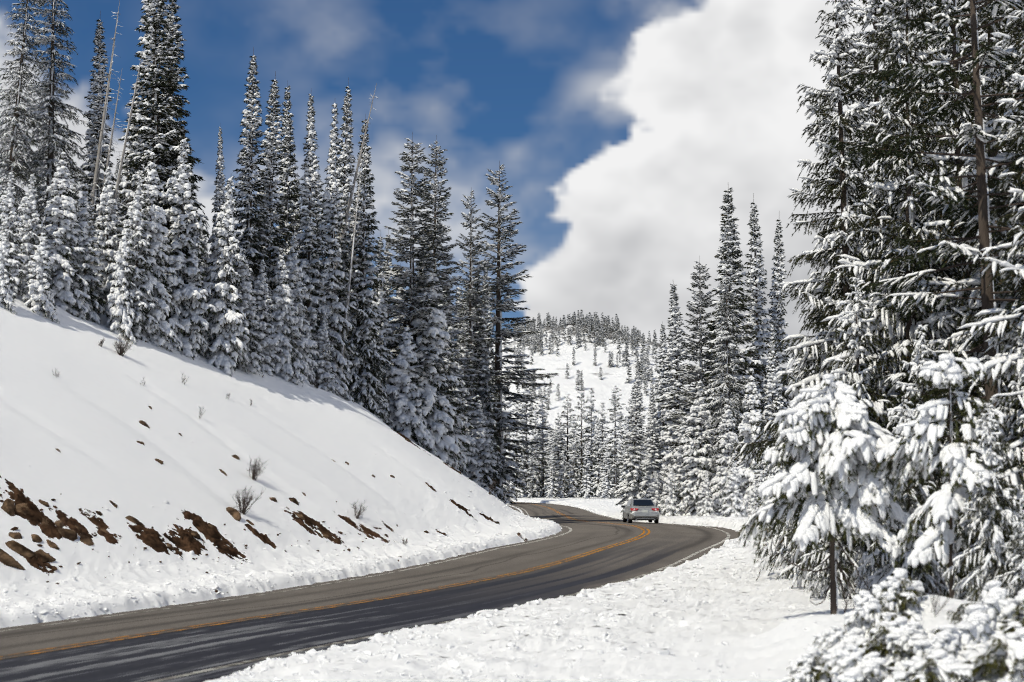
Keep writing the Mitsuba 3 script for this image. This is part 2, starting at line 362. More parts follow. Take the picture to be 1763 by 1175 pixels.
def lumps(C, D, half, rw, rh, rng, lod=2, jit=0.28, bend=None):
    """Snow pillows: centres C, directions D, half lengths, half widths, half heights."""
    if not len(C): return np.zeros((0, 3)), np.zeros((0, 3), int)
    tv, tf = LUMPS[lod]
    D = norm(D)
    L = norm(np.cross(np.broadcast_to([0, 0, 1.0], D.shape), D) + 1e-6)
    U = np.cross(D, L)
    j = 1 + jit * (rng.random((len(C), len(tv))) * 2 - 1)
    v = C[:, None] + (tv[:, 0] * j)[..., None] * (D * half[:, None])[:, None] + (tv[:, 1] * j)[..., None] * (L * rw[:, None])[:, None] + (tv[:, 2] * j)[..., None] * (U * rh[:, None])[:, None]
    if bend is not None: v[..., 2] -= bend[:, None] * (tv[:, 0] / 2) ** 2
    f = (tf[None] + (np.arange(len(C)) * len(tv))[:, None, None]).reshape(-1, 3)
    return v.reshape(-1, 3), f


def tube(P, r, sides=6):
    P = np.asarray(P, float); r = np.broadcast_to(r, len(P))
    t = norm(np.gradient(P, axis=0))
    ref = np.where(np.abs(t[:, 2:]) < 0.8, [0, 0, 1.0], [1.0, 0, 0])
    a = norm(np.cross(t, ref)); b = np.cross(t, a)
    ang = np.arange(sides) * 2 * math.pi / sides
    v = P[:, None] + r[:, None, None] * (np.cos(ang)[None, :, None] * a[:, None] + np.sin(ang)[None, :, None] * b[:, None])
    i, j = np.meshgrid(np.arange(len(P) - 1), np.arange(sides), indexing='ij')
    q = np.stack([i * sides + j, i * sides + (j + 1) % sides, (i + 1) * sides + (j + 1) % sides, (i + 1) * sides + j], -1).reshape(-1, 4)
    n = len(v.reshape(-1, 3))
    v = np.vstack([v.reshape(-1, 3), P[:1], P[-1:]])
    caps = [[n, (k + 1) % sides, k] for k in range(sides)] + [[n + 1, n - sides + k, n - sides + (k + 1) % sides] for k in range(sides)]
    return v, np.vstack([q[:, [0, 1, 2]], q[:, [0, 2, 3]], caps])


def tubes(P, r, sides=4):
    """Many open tubes at once: P (n, k, 3), r (n, k)."""
    n, k = P.shape[:2]
    t = norm(np.gradient(P, axis=1))
    a = norm(np.cross(t, np.array([0.31, 0.17, 0.93]))); b = np.cross(t, a)
    ang = np.arange(sides) * 2 * math.pi / sides
    v = P[:, :, None] + r[:, :, None, None] * (np.cos(ang)[None, None, :, None] * a[:, :, None] + np.sin(ang)[None, None, :, None] * b[:, :, None])
    i, j = np.meshgrid(np.arange(k - 1), np.arange(sides), indexing='ij')
    q = np.stack([i * sides + j, i * sides + (j + 1) % sides, (i + 1) * sides + (j + 1) % sides, (i + 1) * sides + j], -1).reshape(-1, 4)
    f = np.vstack([q[:, [0, 1, 2]], q[:, [0, 2, 3]]])
    return v.reshape(-1, 3), (f[None] + (np.arange(n) * k * sides)[:, None, None]).reshape(-1, 3)


def join(parts):
    parts = [p for p in parts if len(p[0])]
    at = np.cumsum([0] + [len(p[0]) for p in parts])
    return np.vstack([p[0] for p in parts]), np.vstack([p[1] + a for p, a in zip(parts, at)])


WIND = norm(np.array([-0.55, -0.83, 0.0]))               # the storm came from the left of the camera; snow sticks on that side
STATS = {}


def conifer(key, seed, H, R, base=0.04, step=0.30, per=5, shape=0.85, up=28, down=-22, droop=0.30, twig=0.15, wf=0.42, sweep=50, tl=0.11, tw=0.028, td=55, inner=0.05,
            snow=0.8, lump=0.085, lod=1, frost=0.2, wood=0.0, ragged=0.5, trunk_r=None, trunk_snow=True, lean=0.0, hang=0.35, clump=0.0, keep=None, dead=False, axis_l=1.3, jit=0.26, tsnow=0.95, green=(0.036, 0.041, 0.026)):
    """One kind of conifer as a shapegroup with the entries trunk, crown (needles and wood) and snow. keep: (f, phi) -> chance that a branch is there."""
    rng = np.random.default_rng(seed)
    # ---- branches
    Z, PH, LN = [], [], []
    z, rot = base * H, rng.random() * 6
    while z < H * 0.988:
        f = (z - base * H) / (H * (1 - base))
        n = max(3, int(round(per * (1 - 0.3 * f) + rng.uniform(-0.8, 0.8))))
        prof = max((1 - f), 0.0) ** shape * min(1, 0.62 + f * 4)
        for k in range(n):
            if keep is not None and rng.random() > keep(f): continue
            Z.append(z + rng.uniform(-0.85, 0.85) * step); PH.append(rot + k * 2 * math.pi / n + rng.uniform(-0.35, 0.35))
            LN.append(R * prof * rng.uniform(0.72, 1.12) + 0.05)
        rot += 2.4 + rng.uniform(-0.3, 0.3)
        z += step * (0.5 + 0.6 * (1 - f)) * rng.uniform(0.8, 1.2)
    Z, PH, LN = np.array(Z), np.array(PH), np.array(LN)
    er = np.stack([np.cos(PH), np.sin(PH), 0 * PH], 1); et = np.stack([-np.sin(PH), np.cos(PH), 0 * PH], 1)
    rag = meshkit.noise(er * 1.1 + np.stack([0 * Z, 0 * Z, Z * 1.1], 1) + seed * 7.3, seed)
    LN = LN * (1 + ragged * (rag - 0.5) * 2 * 0.6)
    F = np.clip((Z / H - base) / (1 - base), 0, 1)
    th = np.radians(down + (up - down) * F ** 0.8 + rng.normal(0, 6, len(Z)))
    dr_ = droop * (1 - 0.75 * F) * rng.uniform(0.6, 1.4, len(Z))
    LN0 = LN
    bend = lean * H * (Z / H) ** 2
    org = np.stack([bend, 0 * Z, Z], 1)

    def axis(i, u):
        i = np.asarray(i); u = np.asarray(u)
        rr_ = LN[i] * np.cos(th[i]) * u
        zz = LN[i] * (np.sin(th[i]) * u - dr_[i] * u ** 2 + 0.10 * u ** 4)
        return org[i] + er[i] * rr_[..., None] + np.stack([0 * zz, 0 * zz, zz], -1)

    def axis_dir(i, u):
        zz = np.sin(th[i]) - 2 * dr_[i] * u + 0.4 * u ** 3
        return norm(er[i] * np.cos(th[i])[..., None] + np.stack([0 * zz, 0 * zz, zz], -1))

    # ---- twigs
    nt = np.maximum((LN / twig).astype(int), 2)
    bi = np.repeat(np.arange(len(Z)), nt * 2)
    pos = np.concatenate([np.repeat((np.arange(n) + 0.5) / n, 2) for n in nt])
    side = np.concatenate([np.tile([-1.0, 1.0], n) for n in nt])
    u = np.clip(inner + (1 - inner) * (pos + rng.uniform(-0.4, 0.4, len(pos)) / nt[bi]), 0.02, 1)
    tlen = wf * LN[bi] * (1 - 0.78 * u) * np.minimum(1, 0.45 + 2.2 * u) * rng.uniform(0.65, 1.2, len(u)) + 0.05
    if clump:
        c = meshkit.noise(axis(bi, u) * 1.7, seed + 3)
        ok = c > clump * 0.5
        bi, u, side, tlen = bi[ok], u[ok], side[ok], tlen[ok]
    sw = np.radians(sweep + rng.normal(0, 9, len(u)))
    ad = axis_dir(bi, u)
    D = norm(ad * np.cos(sw)[:, None] + et[bi] * (side * np.sin(sw))[:, None])
    D[:, 2] += rng.normal(0, 0.10, len(D)) - 0.08
    D = norm(D)
    P0 = axis(bi, u)
    # the tip of every branch is a twig too
    tipi = np.arange(len(Z))
    bi = np.r_[bi, tipi]; u = np.r_[u, np.full(len(Z), 0.75)]; tlen = np.r_[tlen, LN * 0.32 + 0.05]
    D = np.vstack([D, axis_dir(tipi, np.full(len(Z), 0.85))]); P0 = np.vstack([P0, axis(tipi, np.full(len(Z), 0.75))])
    sag = hang * tlen * rng.uniform(0.5, 1.4, len(tlen))

    def tp(k, v_):
        p = P0[k] + D[k] * (tlen[k] * v_)[:, None]
        p[:, 2] -= sag[k] * v_ ** 2
        return p

    parts = {}
    # ---- needles
    cnt = np.maximum((tlen * td * rng.uniform(0.8, 1.2, len(tlen))).astype(int), 2)
    if dead: cnt = np.maximum(cnt // 6, 1)
    k = np.repeat(np.arange(len(tlen)), cnt)
    v_ = rng.random(len(k)) ** 0.85
    B = tp(k, v_)
    td_ = norm(D[k] + np.stack([0 * v_, 0 * v_, -2 * sag[k] / np.maximum(tlen[k], 1e-3) * v_], 1) * 0.6)
    lat = norm(np.cross(td_, [0, 0, 1.0]) + 1e-6)
    nd = norm(td_ * 0.8 + lat * rng.choice([-1, 1], len(k))[:, None] * rng.uniform(0.2, 0.9, len(k))[:, None] + np.array([0, 0, 1.0]) * rng.uniform(-0.55, 0.30, len(k))[:, None])
    ln = tl * rng.uniform(0.6, 1.35, len(k)) * (0.75 + 0.25 * np.minimum(LN[bi[k]], 1))
    wd = norm(np.cross(nd, norm(rng.normal(size=(len(k), 3))))) * (tw * rng.uniform(0.6, 1.2, len(k)))[:, None]
    nv = np.stack([B - wd, B + wd, B + nd * ln[:, None]], 1).reshape(-1, 3)
    nf = np.arange(len(nv)).reshape(-1, 3)
    tone = rng.uniform(0.65, 1.35, len(k))[:, None] * np.array(green)
    old = rng.random(len(k)) < 0.05
    tone[old] = np.array([0.09, 0.062, 0.03]) * rng.uniform(0.6, 1.2, old.sum())[:, None]
    fr = (rng.random(len(k)) < frost * (0.5 + (nd[:, 2] > -0.1)))
    tone[fr] = np.array([0.52, 0.53, 0.55]) * rng.uniform(0.5, 1.3, fr.sum())[:, None]
    ncol = np.repeat(tone, 3, 0)
    woods = []
    if wood:
        uu = np.linspace(0, 0.97, 5)
        bp = axis(np.repeat(np.arange(len(Z)), 5), np.tile(uu, len(Z))).reshape(len(Z), 5, 3)
        br = wood * (0.35 + 0.65 * LN / max(R, 0.1))[:, None] * np.array([1, 0.8, 0.6, 0.42, 0.2])[None]
        woods.append(tubes(bp, br, 4))
    # ---- trunk
    r0 = trunk_r or 0.011 * H + 0.02
    zz = np.r_[np.linspace(-0.6, H, 16), H * 1.02]
    zf = np.clip(zz / H, 0, 1)
    tpth = np.stack([lean * H * zf ** 2, 0 * zz, zz], 1)
    tv, tf = tube(tpth, r0 * (1 - zf) ** 0.85 + 0.008, 9)
    # ---- snow
    face = er @ WIND
    cov = meshkit.noise(er * 0.9 + np.stack([0 * Z, 0 * Z, Z * 0.9], 1) + seed * 3.1, seed + 5)
    bs = np.clip(snow * (0.62 + 0.42 * face) + (cov - 0.5) * 1.1 + (1 - F) * 0.15, 0, 1.25)
    S = []
    ok = rng.random(len(tlen)) < bs[bi] * tsnow
    k = np.nonzero(ok)[0]
    mass = (0.55 + 0.55 * bs[bi[k]]) * rng.uniform(0.65, 1.25, len(k)) * np.minimum(1, 0.40 + LN[bi[k]] / 0.55)
    c = tp(k, np.full(len(k), 0.52))
    dirs = norm(D[k] + np.stack([np.zeros(len(k)), np.zeros(len(k)), -1.0 * sag[k] / np.maximum(tlen[k], 1e-3)], 1))
    half = 0.50 * tlen[k] + 0.03
    rw = lump * mass * np.minimum(1, 0.45 + tlen[k] / 0.35); rh = rw * rng.uniform(0.55, 0.85, len(k))
    c[:, 2] += rh * 0.45
    S.append(lumps(c, dirs, half, rw, rh, rng, lod, jit, sag[k]))
    for uu, m_ in ((0.30, 0.9), (0.52, 1.1), (0.74, 1.05), (0.93, 0.85)):
        kk = np.nonzero((rng.random(len(Z)) < bs * 1.05) & (uu > inner * 0.8))[0]
        c = axis(kk, np.full(len(kk), uu)); d_ = axis_dir(kk, np.full(len(kk), uu))
        rw = lump * axis_l * m_ * (0.6 + 0.5 * bs[kk]) * rng.uniform(0.7, 1.3, len(kk)) * np.minimum(1, 0.4 + LN[kk] / 0.7)
        rh = rw * rng.uniform(0.55, 0.8, len(kk)); c[:, 2] += rh * 0.5
        S.append(lumps(c, d_, 0.15 * LN[kk] + 0.05, rw, rh, rng, max(lod, 1), jit, dr_[kk] * LN[kk] * 0.36))
    if trunk_snow:
        n = int(H * (6.0 if H < 6 else 4.0))
        zs = np.sort(rng.uniform(0.02, 0.93, n)) * H
        rad = r0 * (1 - zs / H) ** 0.85
        c = np.stack([lean * H * (zs / H) ** 2, 0 * zs, zs], 1) + np.array([0.5, -0.87, 0]) * (rad * 0.74)[:, None]
        dd = np.tile([0.02, 0.01, 1.0], (n, 1)) + rng.normal(0, 0.03, (n, 3))
        S.append(lumps(c, dd, rng.uniform(0.12, 0.5, n), rad * rng.uniform(0.4, 0.8, n) + 0.008, rad * 0.42 + 0.006, rng, 1))
    sv, sf = join(S)
    m_b = 'm_deadwood' if dead else 'm_bark'
    g = {'type': 'shapegroup', 'trunk': mikit.ply((tv, tf), m_b, smooth=40), 'crown': mikit.ply((nv, nf), 'm_needle', color=ncol)}
    if woods:
        wv, wff = join(woods)
        g['branches'] = mikit.ply((wv, wff), 'm_twig' if not dead else m_b, smooth=True)
    if len(sv): g['snow'] = mikit.ply((sv, sf), 'm_snow', smooth=True)
    scene[key] = g
    STATS[key] = (len(nf), len(sf), H, R)
    GROUPH[key] = H


GROUPH, NUM = {}, {}


def numbered(name):
    k = NUM.get(name, 0); NUM[name] = k + 1
    return name if k == 0 else '%s_%03d' % (name, k)


def put(kind, name, x, y, h, label, cat='tree', group=None, wide=1.0, rot=0.0, tilt=(0, 0), sink=0.15, z=None):
    key = numbered(name)
    s = h / GROUPH[kind]
    z = (ground_z(x, y, False) if z is None else z) - sink
    m = T().translate([x, y, z]).rotate([0, 1, 0], tilt[0]).rotate([1, 0, 0], tilt[1]).rotate([0, 0, 1], rot).scale([s * wide, s * wide, s])
    scene[key] = {'type': 'instance', 'shapegroup': {'type': 'ref', 'id': kind}, 'to_world': m}
    labels[key] = {'label': label, 'category': cat}
    if group: labels[key]['group'] = group
    for part in ('snow', 'crown', 'branches')[: 3 if 'branches' in scene[kind] else 2]: labels[key + '__' + part] = {'kind': 'stuff'}
    return key


def put_top(kind, name, px, py, d, label, **kw):
    """A tree at the distance d whose tip the photograph shows at (px, py)."""
    a, b = ray(px, py)
    x = a * d
    z0 = ground_z(x, d, False)
    h = EYE[2] + b * d - z0 + 0.15
    x -= math.sin(math.radians(kw.get('tilt', (0, 0))[0])) * h
    return put(kind, name, x, d, h, label, **kw)


# ------------------------------------------------------------------ the kinds of conifer
conifer('k_fir_a', 1, 14, 1.5, step=0.25, per=6, snow=0.80, lump=0.092, twig=0.16, td=46, tl=0.15, tw=0.032, shape=1.0, frost=0.28, droop=0.38)
conifer('k_fir_b', 2, 14, 1.4, step=0.24, per=6, snow=0.72, lump=0.086, twig=0.16, td=48, tl=0.15, tw=0.032, shape=0.95, ragged=0.6, frost=0.28, droop=0.36)
conifer('k_fir_c', 3, 14, 1.65, step=0.27, per=6, snow=0.95, lump=0.10, twig=0.17, td=44, tl=0.15, tw=0.032, shape=1.0, frost=0.25, droop=0.42)
conifer('k_fir_dark', 4, 15, 1.65, step=0.26, per=7, snow=0.62, lump=0.088, twig=0.18, td=50, tl=0.16, tw=0.034, shape=0.80, ragged=0.6, frost=0.22, droop=0.36)
conifer('k_small_a', 5, 6.5, 1.3, step=0.23, per=6, snow=1.0, lump=0.10, twig=0.14, td=46, tl=0.12, tw=0.028, shape=0.9, hang=0.7, down=-30, droop=0.42)
conifer('k_small_b', 6, 6.5, 1.15, step=0.22, per=6, snow=0.92, lump=0.092, twig=0.14, td=46, tl=0.12, tw=0.028, shape=0.85, hang=0.65, ragged=0.8, droop=0.40)
conifer('k_small_c', 7, 5.0, 1.25, step=0.22, per=6, snow=1.05, lump=0.105, twig=0.14, td=44, tl=0.12, tw=0.028, shape=0.95, hang=0.75, down=-35, droop=0.42)
conifer('k_pine_a', 8, 16, 2.0, base=0.05, step=0.34, per=5, shape=0.5, up=28, down=-14, droop=0.14, twig=0.14, wf=0.42, td=62, tl=0.13, tw=0.024, inner=0.15, snow=0.42, lump=0.062, frost=0.36, wood=0.026, ragged=0.9, clump=0.45, hang=0.2)
conifer('k_pine_b', 9, 18, 1.95, base=0.11, step=0.40, per=5, shape=0.55, up=34, down=-18, droop=0.18, twig=0.14, wf=0.40, td=62, tl=0.12, tw=0.022, inner=0.10, snow=0.46, lump=0.06, frost=0.32, wood=0.028, ragged=1.0, clump=0.5, hang=0.2)
conifer('k_bare', 10, 15, 1.5, base=0.10, step=0.25, per=6, shape=0.5, up=0, down=-18, droop=0.40, twig=0.15, wf=0.32, td=48, tl=0.12, tw=0.016, inner=0.12, snow=0.42, lump=0.038, frost=0.5, wood=0.02, ragged=0.8, hang=0.5)
conifer('k_snag', 11, 10, 0.7, base=0.15, step=0.42, per=3, shape=0.5, up=-5, down=-15, droop=0.2, twig=0.3, wf=0.15, td=3, tl=0.05, tw=0.008, snow=0.2, lump=0.02, frost=0.3, wood=0.014, dead=True, trunk_r=0.12, ragged=1.0)
conifer('k_far_a', 12, 15, 1.9, step=0.62, per=5, snow=0.85, lump=0.20, twig=0.36, td=20, tl=0.26, tw=0.07, shape=0.7, axis_l=1.1)
conifer('k_far_b', 13, 15, 1.7, step=0.60, per=5, snow=0.7, lump=0.19, twig=0.36, td=22, tl=0.26, tw=0.07, shape=0.6, ragged=0.8, axis_l=1.1)
conifer('k_far_c', 14, 15, 2.0, step=0.62, per=5, snow=0.6, lump=0.15, twig=0.34, td=26, tl=0.24, tw=0.06, shape=0.5, ragged=1.0, inner=0.2, frost=0.3, axis_l=1.0)
for j in range(3):
    conifer('k_hill_%s' % 'abc'[j], 20 + j, 12, 1.7 - 0.2 * j, step=1.4, per=4, snow=0.5, lump=0.42, twig=1.0, td=6, tl=0.9, tw=0.3, trunk_snow=False, frost=0.62, axis_l=0.8, shape=0.7)
# near the camera
conifer('k_near_fir', 31, 16, 2.7, base=0.02, step=0.36, per=6, shape=0.78, up=18, down=-14, droop=0.30, twig=0.125, wf=0.36, td=100, tl=0.08, tw=0.015, snow=0.45, lump=0.066, lod=1, frost=0.08, wood=0.02, ragged=1.0, hang=0.7, axis_l=1.9, tsnow=0.72, jit=0.2, green=(0.040, 0.043, 0.024))
conifer('k_near_pine', 32, 17, 2.9, base=0.10, step=0.50, per=4, shape=0.30, up=12, down=-16, droop=0.14, twig=0.12, wf=0.34, td=75, tl=0.085, tw=0.016, inner=0.42, snow=0.30, lump=0.07, lod=1, frost=0.06, wood=0.034, ragged=1.0, hang=0.5, trunk_r=0.17, lean=-0.004, green=(0.032, 0.040, 0.022))
conifer('k_near_low', 33, 7, 2.1, base=0.02, step=0.30, per=6, shape=0.8, up=10, down=-24, droop=0.38, twig=0.11, wf=0.40, td=80, tl=0.08, tw=0.015, snow=0.52, lump=0.062, lod=2, frost=0.08, wood=0.018, ragged=1.0, hang=0.9, axis_l=1.7, tsnow=0.75, jit=0.18, green=(0.040, 0.043, 0.022))
conifer('k_sapling', 34, 4.4, 1.4, base=0.55, step=0.20, per=5, shape=0.55, up=2, down=-12, droop=0.50, twig=0.085, wf=0.50, td=150, tl=0.08, tw=0.012, snow=1.15, lump=0.056, lod=3, frost=0.10, wood=0.014, hang=1.1, jit=0.12, trunk_r=0.054, ragged=0.7, axis_l=1.5, green=(0.05, 0.055, 0.024))
conifer('k_sapling_thin', 35, 4.7, 1.0, base=0.45, step=0.33, per=4, shape=0.4, up=0, down=-16, droop=0.5, twig=0.085, wf=0.50, td=150, tl=0.08, tw=0.012, snow=1.15, lump=0.060, lod=3, frost=0.10, wood=0.013, hang=1.1, jit=0.12, trunk_r=0.045, ragged=0.9, axis_l=1.5, green=(0.05, 0.055, 0.024))
conifer('k_bush', 36, 1.5, 1.25, base=0.0, step=0.22, per=5, shape=0.4, up=38, down=12, droop=0.85, twig=0.14, wf=0.55, td=150, tl=0.09, tw=0.014, snow=0.82, lump=0.115, lod=3, frost=0.05, wood=0.017, hang=1.2, trunk_snow=False, trunk_r=0.03, axis_l=1.6, jit=0.12, green=(0.07, 0.07, 0.022))

# ------------------------------------------------------------------ trees of the left crest, by tip in the photograph and distance
def stand(rows, group_default=None):
    rr_ = np.random.default_rng(77)
    for row in rows:
        kind, name, px, py, d, wide, label = row[:7]
        put_top(kind, name, px, py, d, label, wide=wide * float(rr_.uniform(0.9, 1.12)), rot=float(rr_.uniform(-45, 45)), tilt=(float(rr_.normal(0, 1.1)), float(rr_.normal(0, 1.0))), group=row[7] if len(row) > 7 else None)


stand([
    # tall back row, from the left edge
    ('k_bare', 'pine_tree', 48, -70, 58, 0.85, 'tall thin frosted pine nearest the left picture edge, its tip cut off'),
    ('k_bare', 'pine_tree', 98, -95, 60, 1.0, 'tall bare-limbed dark pine with drooping twigs, second from the left edge, tip cut off'),
    ('k_fir_b', 'fir_tree', 177, 34, 62, 0.95, 'narrow spire fir left of the leaning dead poles'),
    ('k_fir_dark', 'fir_tree', 262, -95, 60, 1.12, 'biggest tall dark fir of the left crest, its tip cut off by the picture top'),
    ('k_fir_dark', 'fir_tree', 300, -20, 63, 0.85, 'tall dark fir close behind the right side of the biggest left fir'),
    ('k_fir_a', 'fir_tree', 232, 150, 64, 0.9, 'half hidden fir behind the leaning dead poles'),
    ('k_fir_a', 'fir_tree', 379, 217, 62, 0.72, 'slender snowy fir standing alone in the sky gap right of the biggest left fir'),
    ('k_small_b', 'fir_tree', 397, 312, 60, 0.85, 'short fir leaning close to the right of the slender lone fir'),
    ('k_fir_b', 'fir_tree', 437, 94, 66, 0.92, 'tallest pointed spire fir of the middle left cluster'),
    ('k_fir_b', 'fir_tree', 471, 130, 68, 1.0, 'spire fir just right of the tallest spire in the middle left cluster'),
    ('k_fir_dark', 'fir_tree', 493, 143, 71, 0.72, 'dark fir behind with a bare whitish upper trunk in the middle left cluster'),
    ('k_fir_a', 'fir_tree', 534, 159, 70, 0.88, 'snowy spire fir left of the twin-topped pair'),
    ('k_fir_c', 'fir_tree', 577, 180, 71, 0.85, 'left half of the twin-topped pair of tall firs, bushy with snow'),
    ('k_fir_b', 'fir_tree', 600, 150, 74, 0.78, 'right and taller half of the twin-topped pair of firs'),
    ('k_fir_dark', 'fir_tree', 629, 208, 74, 0.82, 'dark narrow fir behind the whitened dead trunk'),
    ('k_pine_a', 'pine_tree', 712, 245, 80, 1.0, 'broad grey-green pine, left one of the pair above the small snowy fir'),
    ('k_pine_a', 'pine_tree', 751, 246, 83, 0.92, 'broad pine with pale trunk, right one of the pair above the small snowy fir'),
    ('k_pine_b', 'pine_tree', 811, 332, 94, 0.9, 'thin sparse dark pine left of the tall open pine by the bend'),
    ('k_pine_b', 'pine_tree', 860, 290, 98, 1.15, 'tall open pine with see-through top and pale trunk beside the bend'),
    # front row along the crest
    ('k_small_b', 'small_fir', 20, 296, 51, 1.0, 'snow plastered small fir at the left picture edge'),
    ('k_small_b', 'small_fir', 56, 300, 53, 0.9, 'snow plastered small fir, second from the left edge on the crest'),
    ('k_small_a', 'small_fir', 107, 268, 54, 1.05, 'heavily snow loaded small fir in front of the bare-limbed dark pine'),
    ('k_small_a', 'small_fir', 150, 322, 55, 0.95, 'snow loaded small fir between the bare-limbed dark pine and the dead poles'),
    ('k_small_b', 'small_fir', 187, 286, 57, 0.9, 'snow loaded narrow fir under the leaning dead poles'),
    ('k_small_c', 'small_fir', 218, 384, 55, 0.8, 'short snow laden fir at the foot of the leaning dead poles'),
    ('k_small_a', 'small_fir', 260, 266, 57, 0.85, 'snow loaded fir in front of the trunk of the biggest left fir'),
    ('k_small_b', 'small_fir', 315, 236, 59, 0.95, 'tall snow loaded young fir at the right foot of the biggest left fir'),
    ('k_small_b', 'small_fir', 244, 308, 56, 0.8, 'slim snow loaded fir squeezed left of the fir before the biggest left trunk'),
    ('k_small_c', 'small_fir', 75, 400, 51, 0.9, 'low snowy fir at the crest lip below the two leftmost pines'),
    ('k_small_c', 'small_fir', 8, 400, 49, 0.9, 'low snowy fir cut by the left picture edge'),
    ('k_small_b', 'small_fir', 340, 380, 59, 0.7, 'small fir beside the gap right of the biggest left fir'),
    ('k_small_c', 'small_fir', 372, 400, 61, 0.8, 'squat snowy fir below the slender lone fir'),
    ('k_small_a', 'small_fir', 420, 432, 62, 1.0, 'rounded snow laden fir below the tallest pointed spire'),
    ('k_small_c', 'small_fir', 393, 452, 61, 0.85, 'low rounded snow laden fir below the slender lone fir'),
    ('k_small_b', 'small_fir', 452, 446, 64, 0.9, 'snow laden young fir below the gap between the two spires'),
    ('k_small_a', 'small_fir', 484, 428, 65, 0.95, 'bright snow laden young fir right of the rounded one'),
    ('k_small_b', 'small_fir', 505, 405, 67, 0.85, 'snow laden young fir in front of the snowy spire'),
    ('k_small_b', 'small_fir', 560, 540, 69, 0.95, 'small snowy fir on the crest left of the whitened dead trunk'),
    ('k_small_c', 'small_fir', 530, 560, 68, 0.75, 'little snowy fir on the crest under the snowy spire'),
    ('k_small_a', 'small_fir', 738, 442, 80, 1.0, 'snowy fir standing in front of the pair of broad pines'),
    ('k_small_c', 'small_fir', 700, 560, 78, 0.9, 'low snowy fir at the left foot of the pair of broad pines'),
    ('k_small_b', 'small_fir', 655, 470, 78, 0.9, 'grey half hidden fir right of the dark narrow fir'),
    ('k_fir_b', 'fir_tree', 668, 400, 86, 0.8, 'fir seen in the gap left of the pair of broad pines'),
    ('k_small_b', 'small_fir', 640, 540, 76, 0.9, 'snowy young fir right of the whitened dead trunk'),
    ('k_small_b', 'small_fir', 775, 560, 88, 0.9, 'grey young fir right of the snowy fir below the broad pines'),
    ('k_fir_dark', 'fir_tree', 822, 470, 95, 0.9, 'dark shaded fir at the inside of the bend under the open pine'),
    ('k_fir_dark', 'fir_tree', 800, 520, 92, 1.0, 'dark shaded fir left of the bend, below the thin sparse pine'),
    ('k_fir_c', 'fir_tree', 766, 470, 97, 1.0, 'snowy fir in the gap right of the pair of broad pines'), ('k_fir_b', 'fir_tree', 790, 590, 91, 1.2, 'lower fir at the slope shoulder under the thin sparse pine'), ('k_fir_b', 'fir_tree', 828, 520, 104, 0.85, 'fir filling the foot of the tall open pine'),
    ('k_fir_b', 'fir_tree', 836, 450, 94, 0.7, 'narrow fir hugging the trunk of the tall open pine by the bend'),
    ('k_fir_c', 'fir_tree', 690, 470, 86, 0.9, 'fir left behind the pair of broad pines'), ('k_small_a', 'small_fir', 826, 690, 89, 1.2, 'low snowy fir at the end of the cut slope'), ('k_small_b', 'small_fir', 765, 650, 83, 1.2, 'low grey fir at the slope shoulder'), ('k_fir_a', 'fir_tree', 728, 420, 92, 1.0, 'fir in the gap between the pair of broad pines'),
    ('k_small_c', 'small_fir', 720, 640, 80, 0.9, 'low shrubby fir on the lip of the cut slope'),
])
rfill = np.random.default_rng(31)
for k in range(22):                                      # the wood on the shelf behind the crest
    px = [14, 62, 130, 160, 205, 235, 290, 330, 352, 405, 428, 455, 512, 548, 585, 612, 655, 690, 722, 770, 790, 815][k]
    put_top(['k_fir_a', 'k_fir_b', 'k_fir_c'][k % 3], 'shelf_fir', px, rfill.uniform(0, 70) + float(np.interp(px, [0, 200, 330, 360, 500, 640, 660, 800, 830], [210, 250, 250, 400, 290, 300, 400, 480, 500])), float(np.interp(px, [0, 300, 600, 830], [66, 70, 84, 104])) + rfill.uniform(0, 6),
            'snowy fir filling the back of the left crest stand', group='snowy firs filling the back of the left crest stand', wide=float(rfill.uniform(0.85, 1.1)), rot=float(rfill.uniform(-40, 40)))
# far row beyond the bend and behind the car
FAR = [('k_far_a', 870, 650, 196), ('k_far_c', 890, 690, 224), ('k_far_a', 906, 640, 228), ('k_far_b', 922, 700, 226), ('k_far_b', 934, 682, 232), ('k_far_a', 948, 735, 226), ('k_far_a', 962, 712, 228), ('k_far_c', 977, 684, 230),
       ('k_far_b', 988, 720, 222), ('k_far_c', 1001, 666, 226), ('k_far_b', 1018, 671, 230), ('k_far_a', 1030, 720, 222), ('k_far_b', 1037, 696, 236), ('k_far_c', 1059, 670, 218), ('k_far_a', 1078, 720, 214),
       ('k_far_b', 1084, 690, 222), ('k_far_a', 950, 770, 218), ('k_far_c', 915, 760, 222), ('k_far_a', 1010, 760, 214), ('k_far_b', 970, 770, 220), ('k_far_a', 1045, 765, 210)]
rf = np.random.default_rng(5)
ORD = 'first second third fourth fifth sixth seventh eighth ninth tenth eleventh twelfth thirteenth fourteenth fifteenth sixteenth seventeenth eighteenth nineteenth twentieth twenty-first'.split()
for kind, px, py, d in FAR:
    put_top(kind, 'far_conifer', px, py, d, 'snowy conifer in the far tree row below the mountain, %s from the left' % ORD[sorted(q[1] for q in FAR).index(px)], group='conifers of the far row beyond the bend', rot=float(rf.uniform(-60, 60)), wide=float(rf.uniform(0.9, 1.25)))
for k in range(70):                                      # the wood behind them
    px = rf.uniform(840, 1320); d = rf.uniform(236, 330)
    a, _ = ray(px, 800)
    put(['k_far_a', 'k_far_b', 'k_far_c'][k % 3], 'wood_conifer', a * d, d, rf.uniform(8, 13.5), 'snowy conifer deep in the wood behind the far row', group='conifers of the wood behind the far row', rot=float(rf.uniform(-60, 60)), wide=1.2)
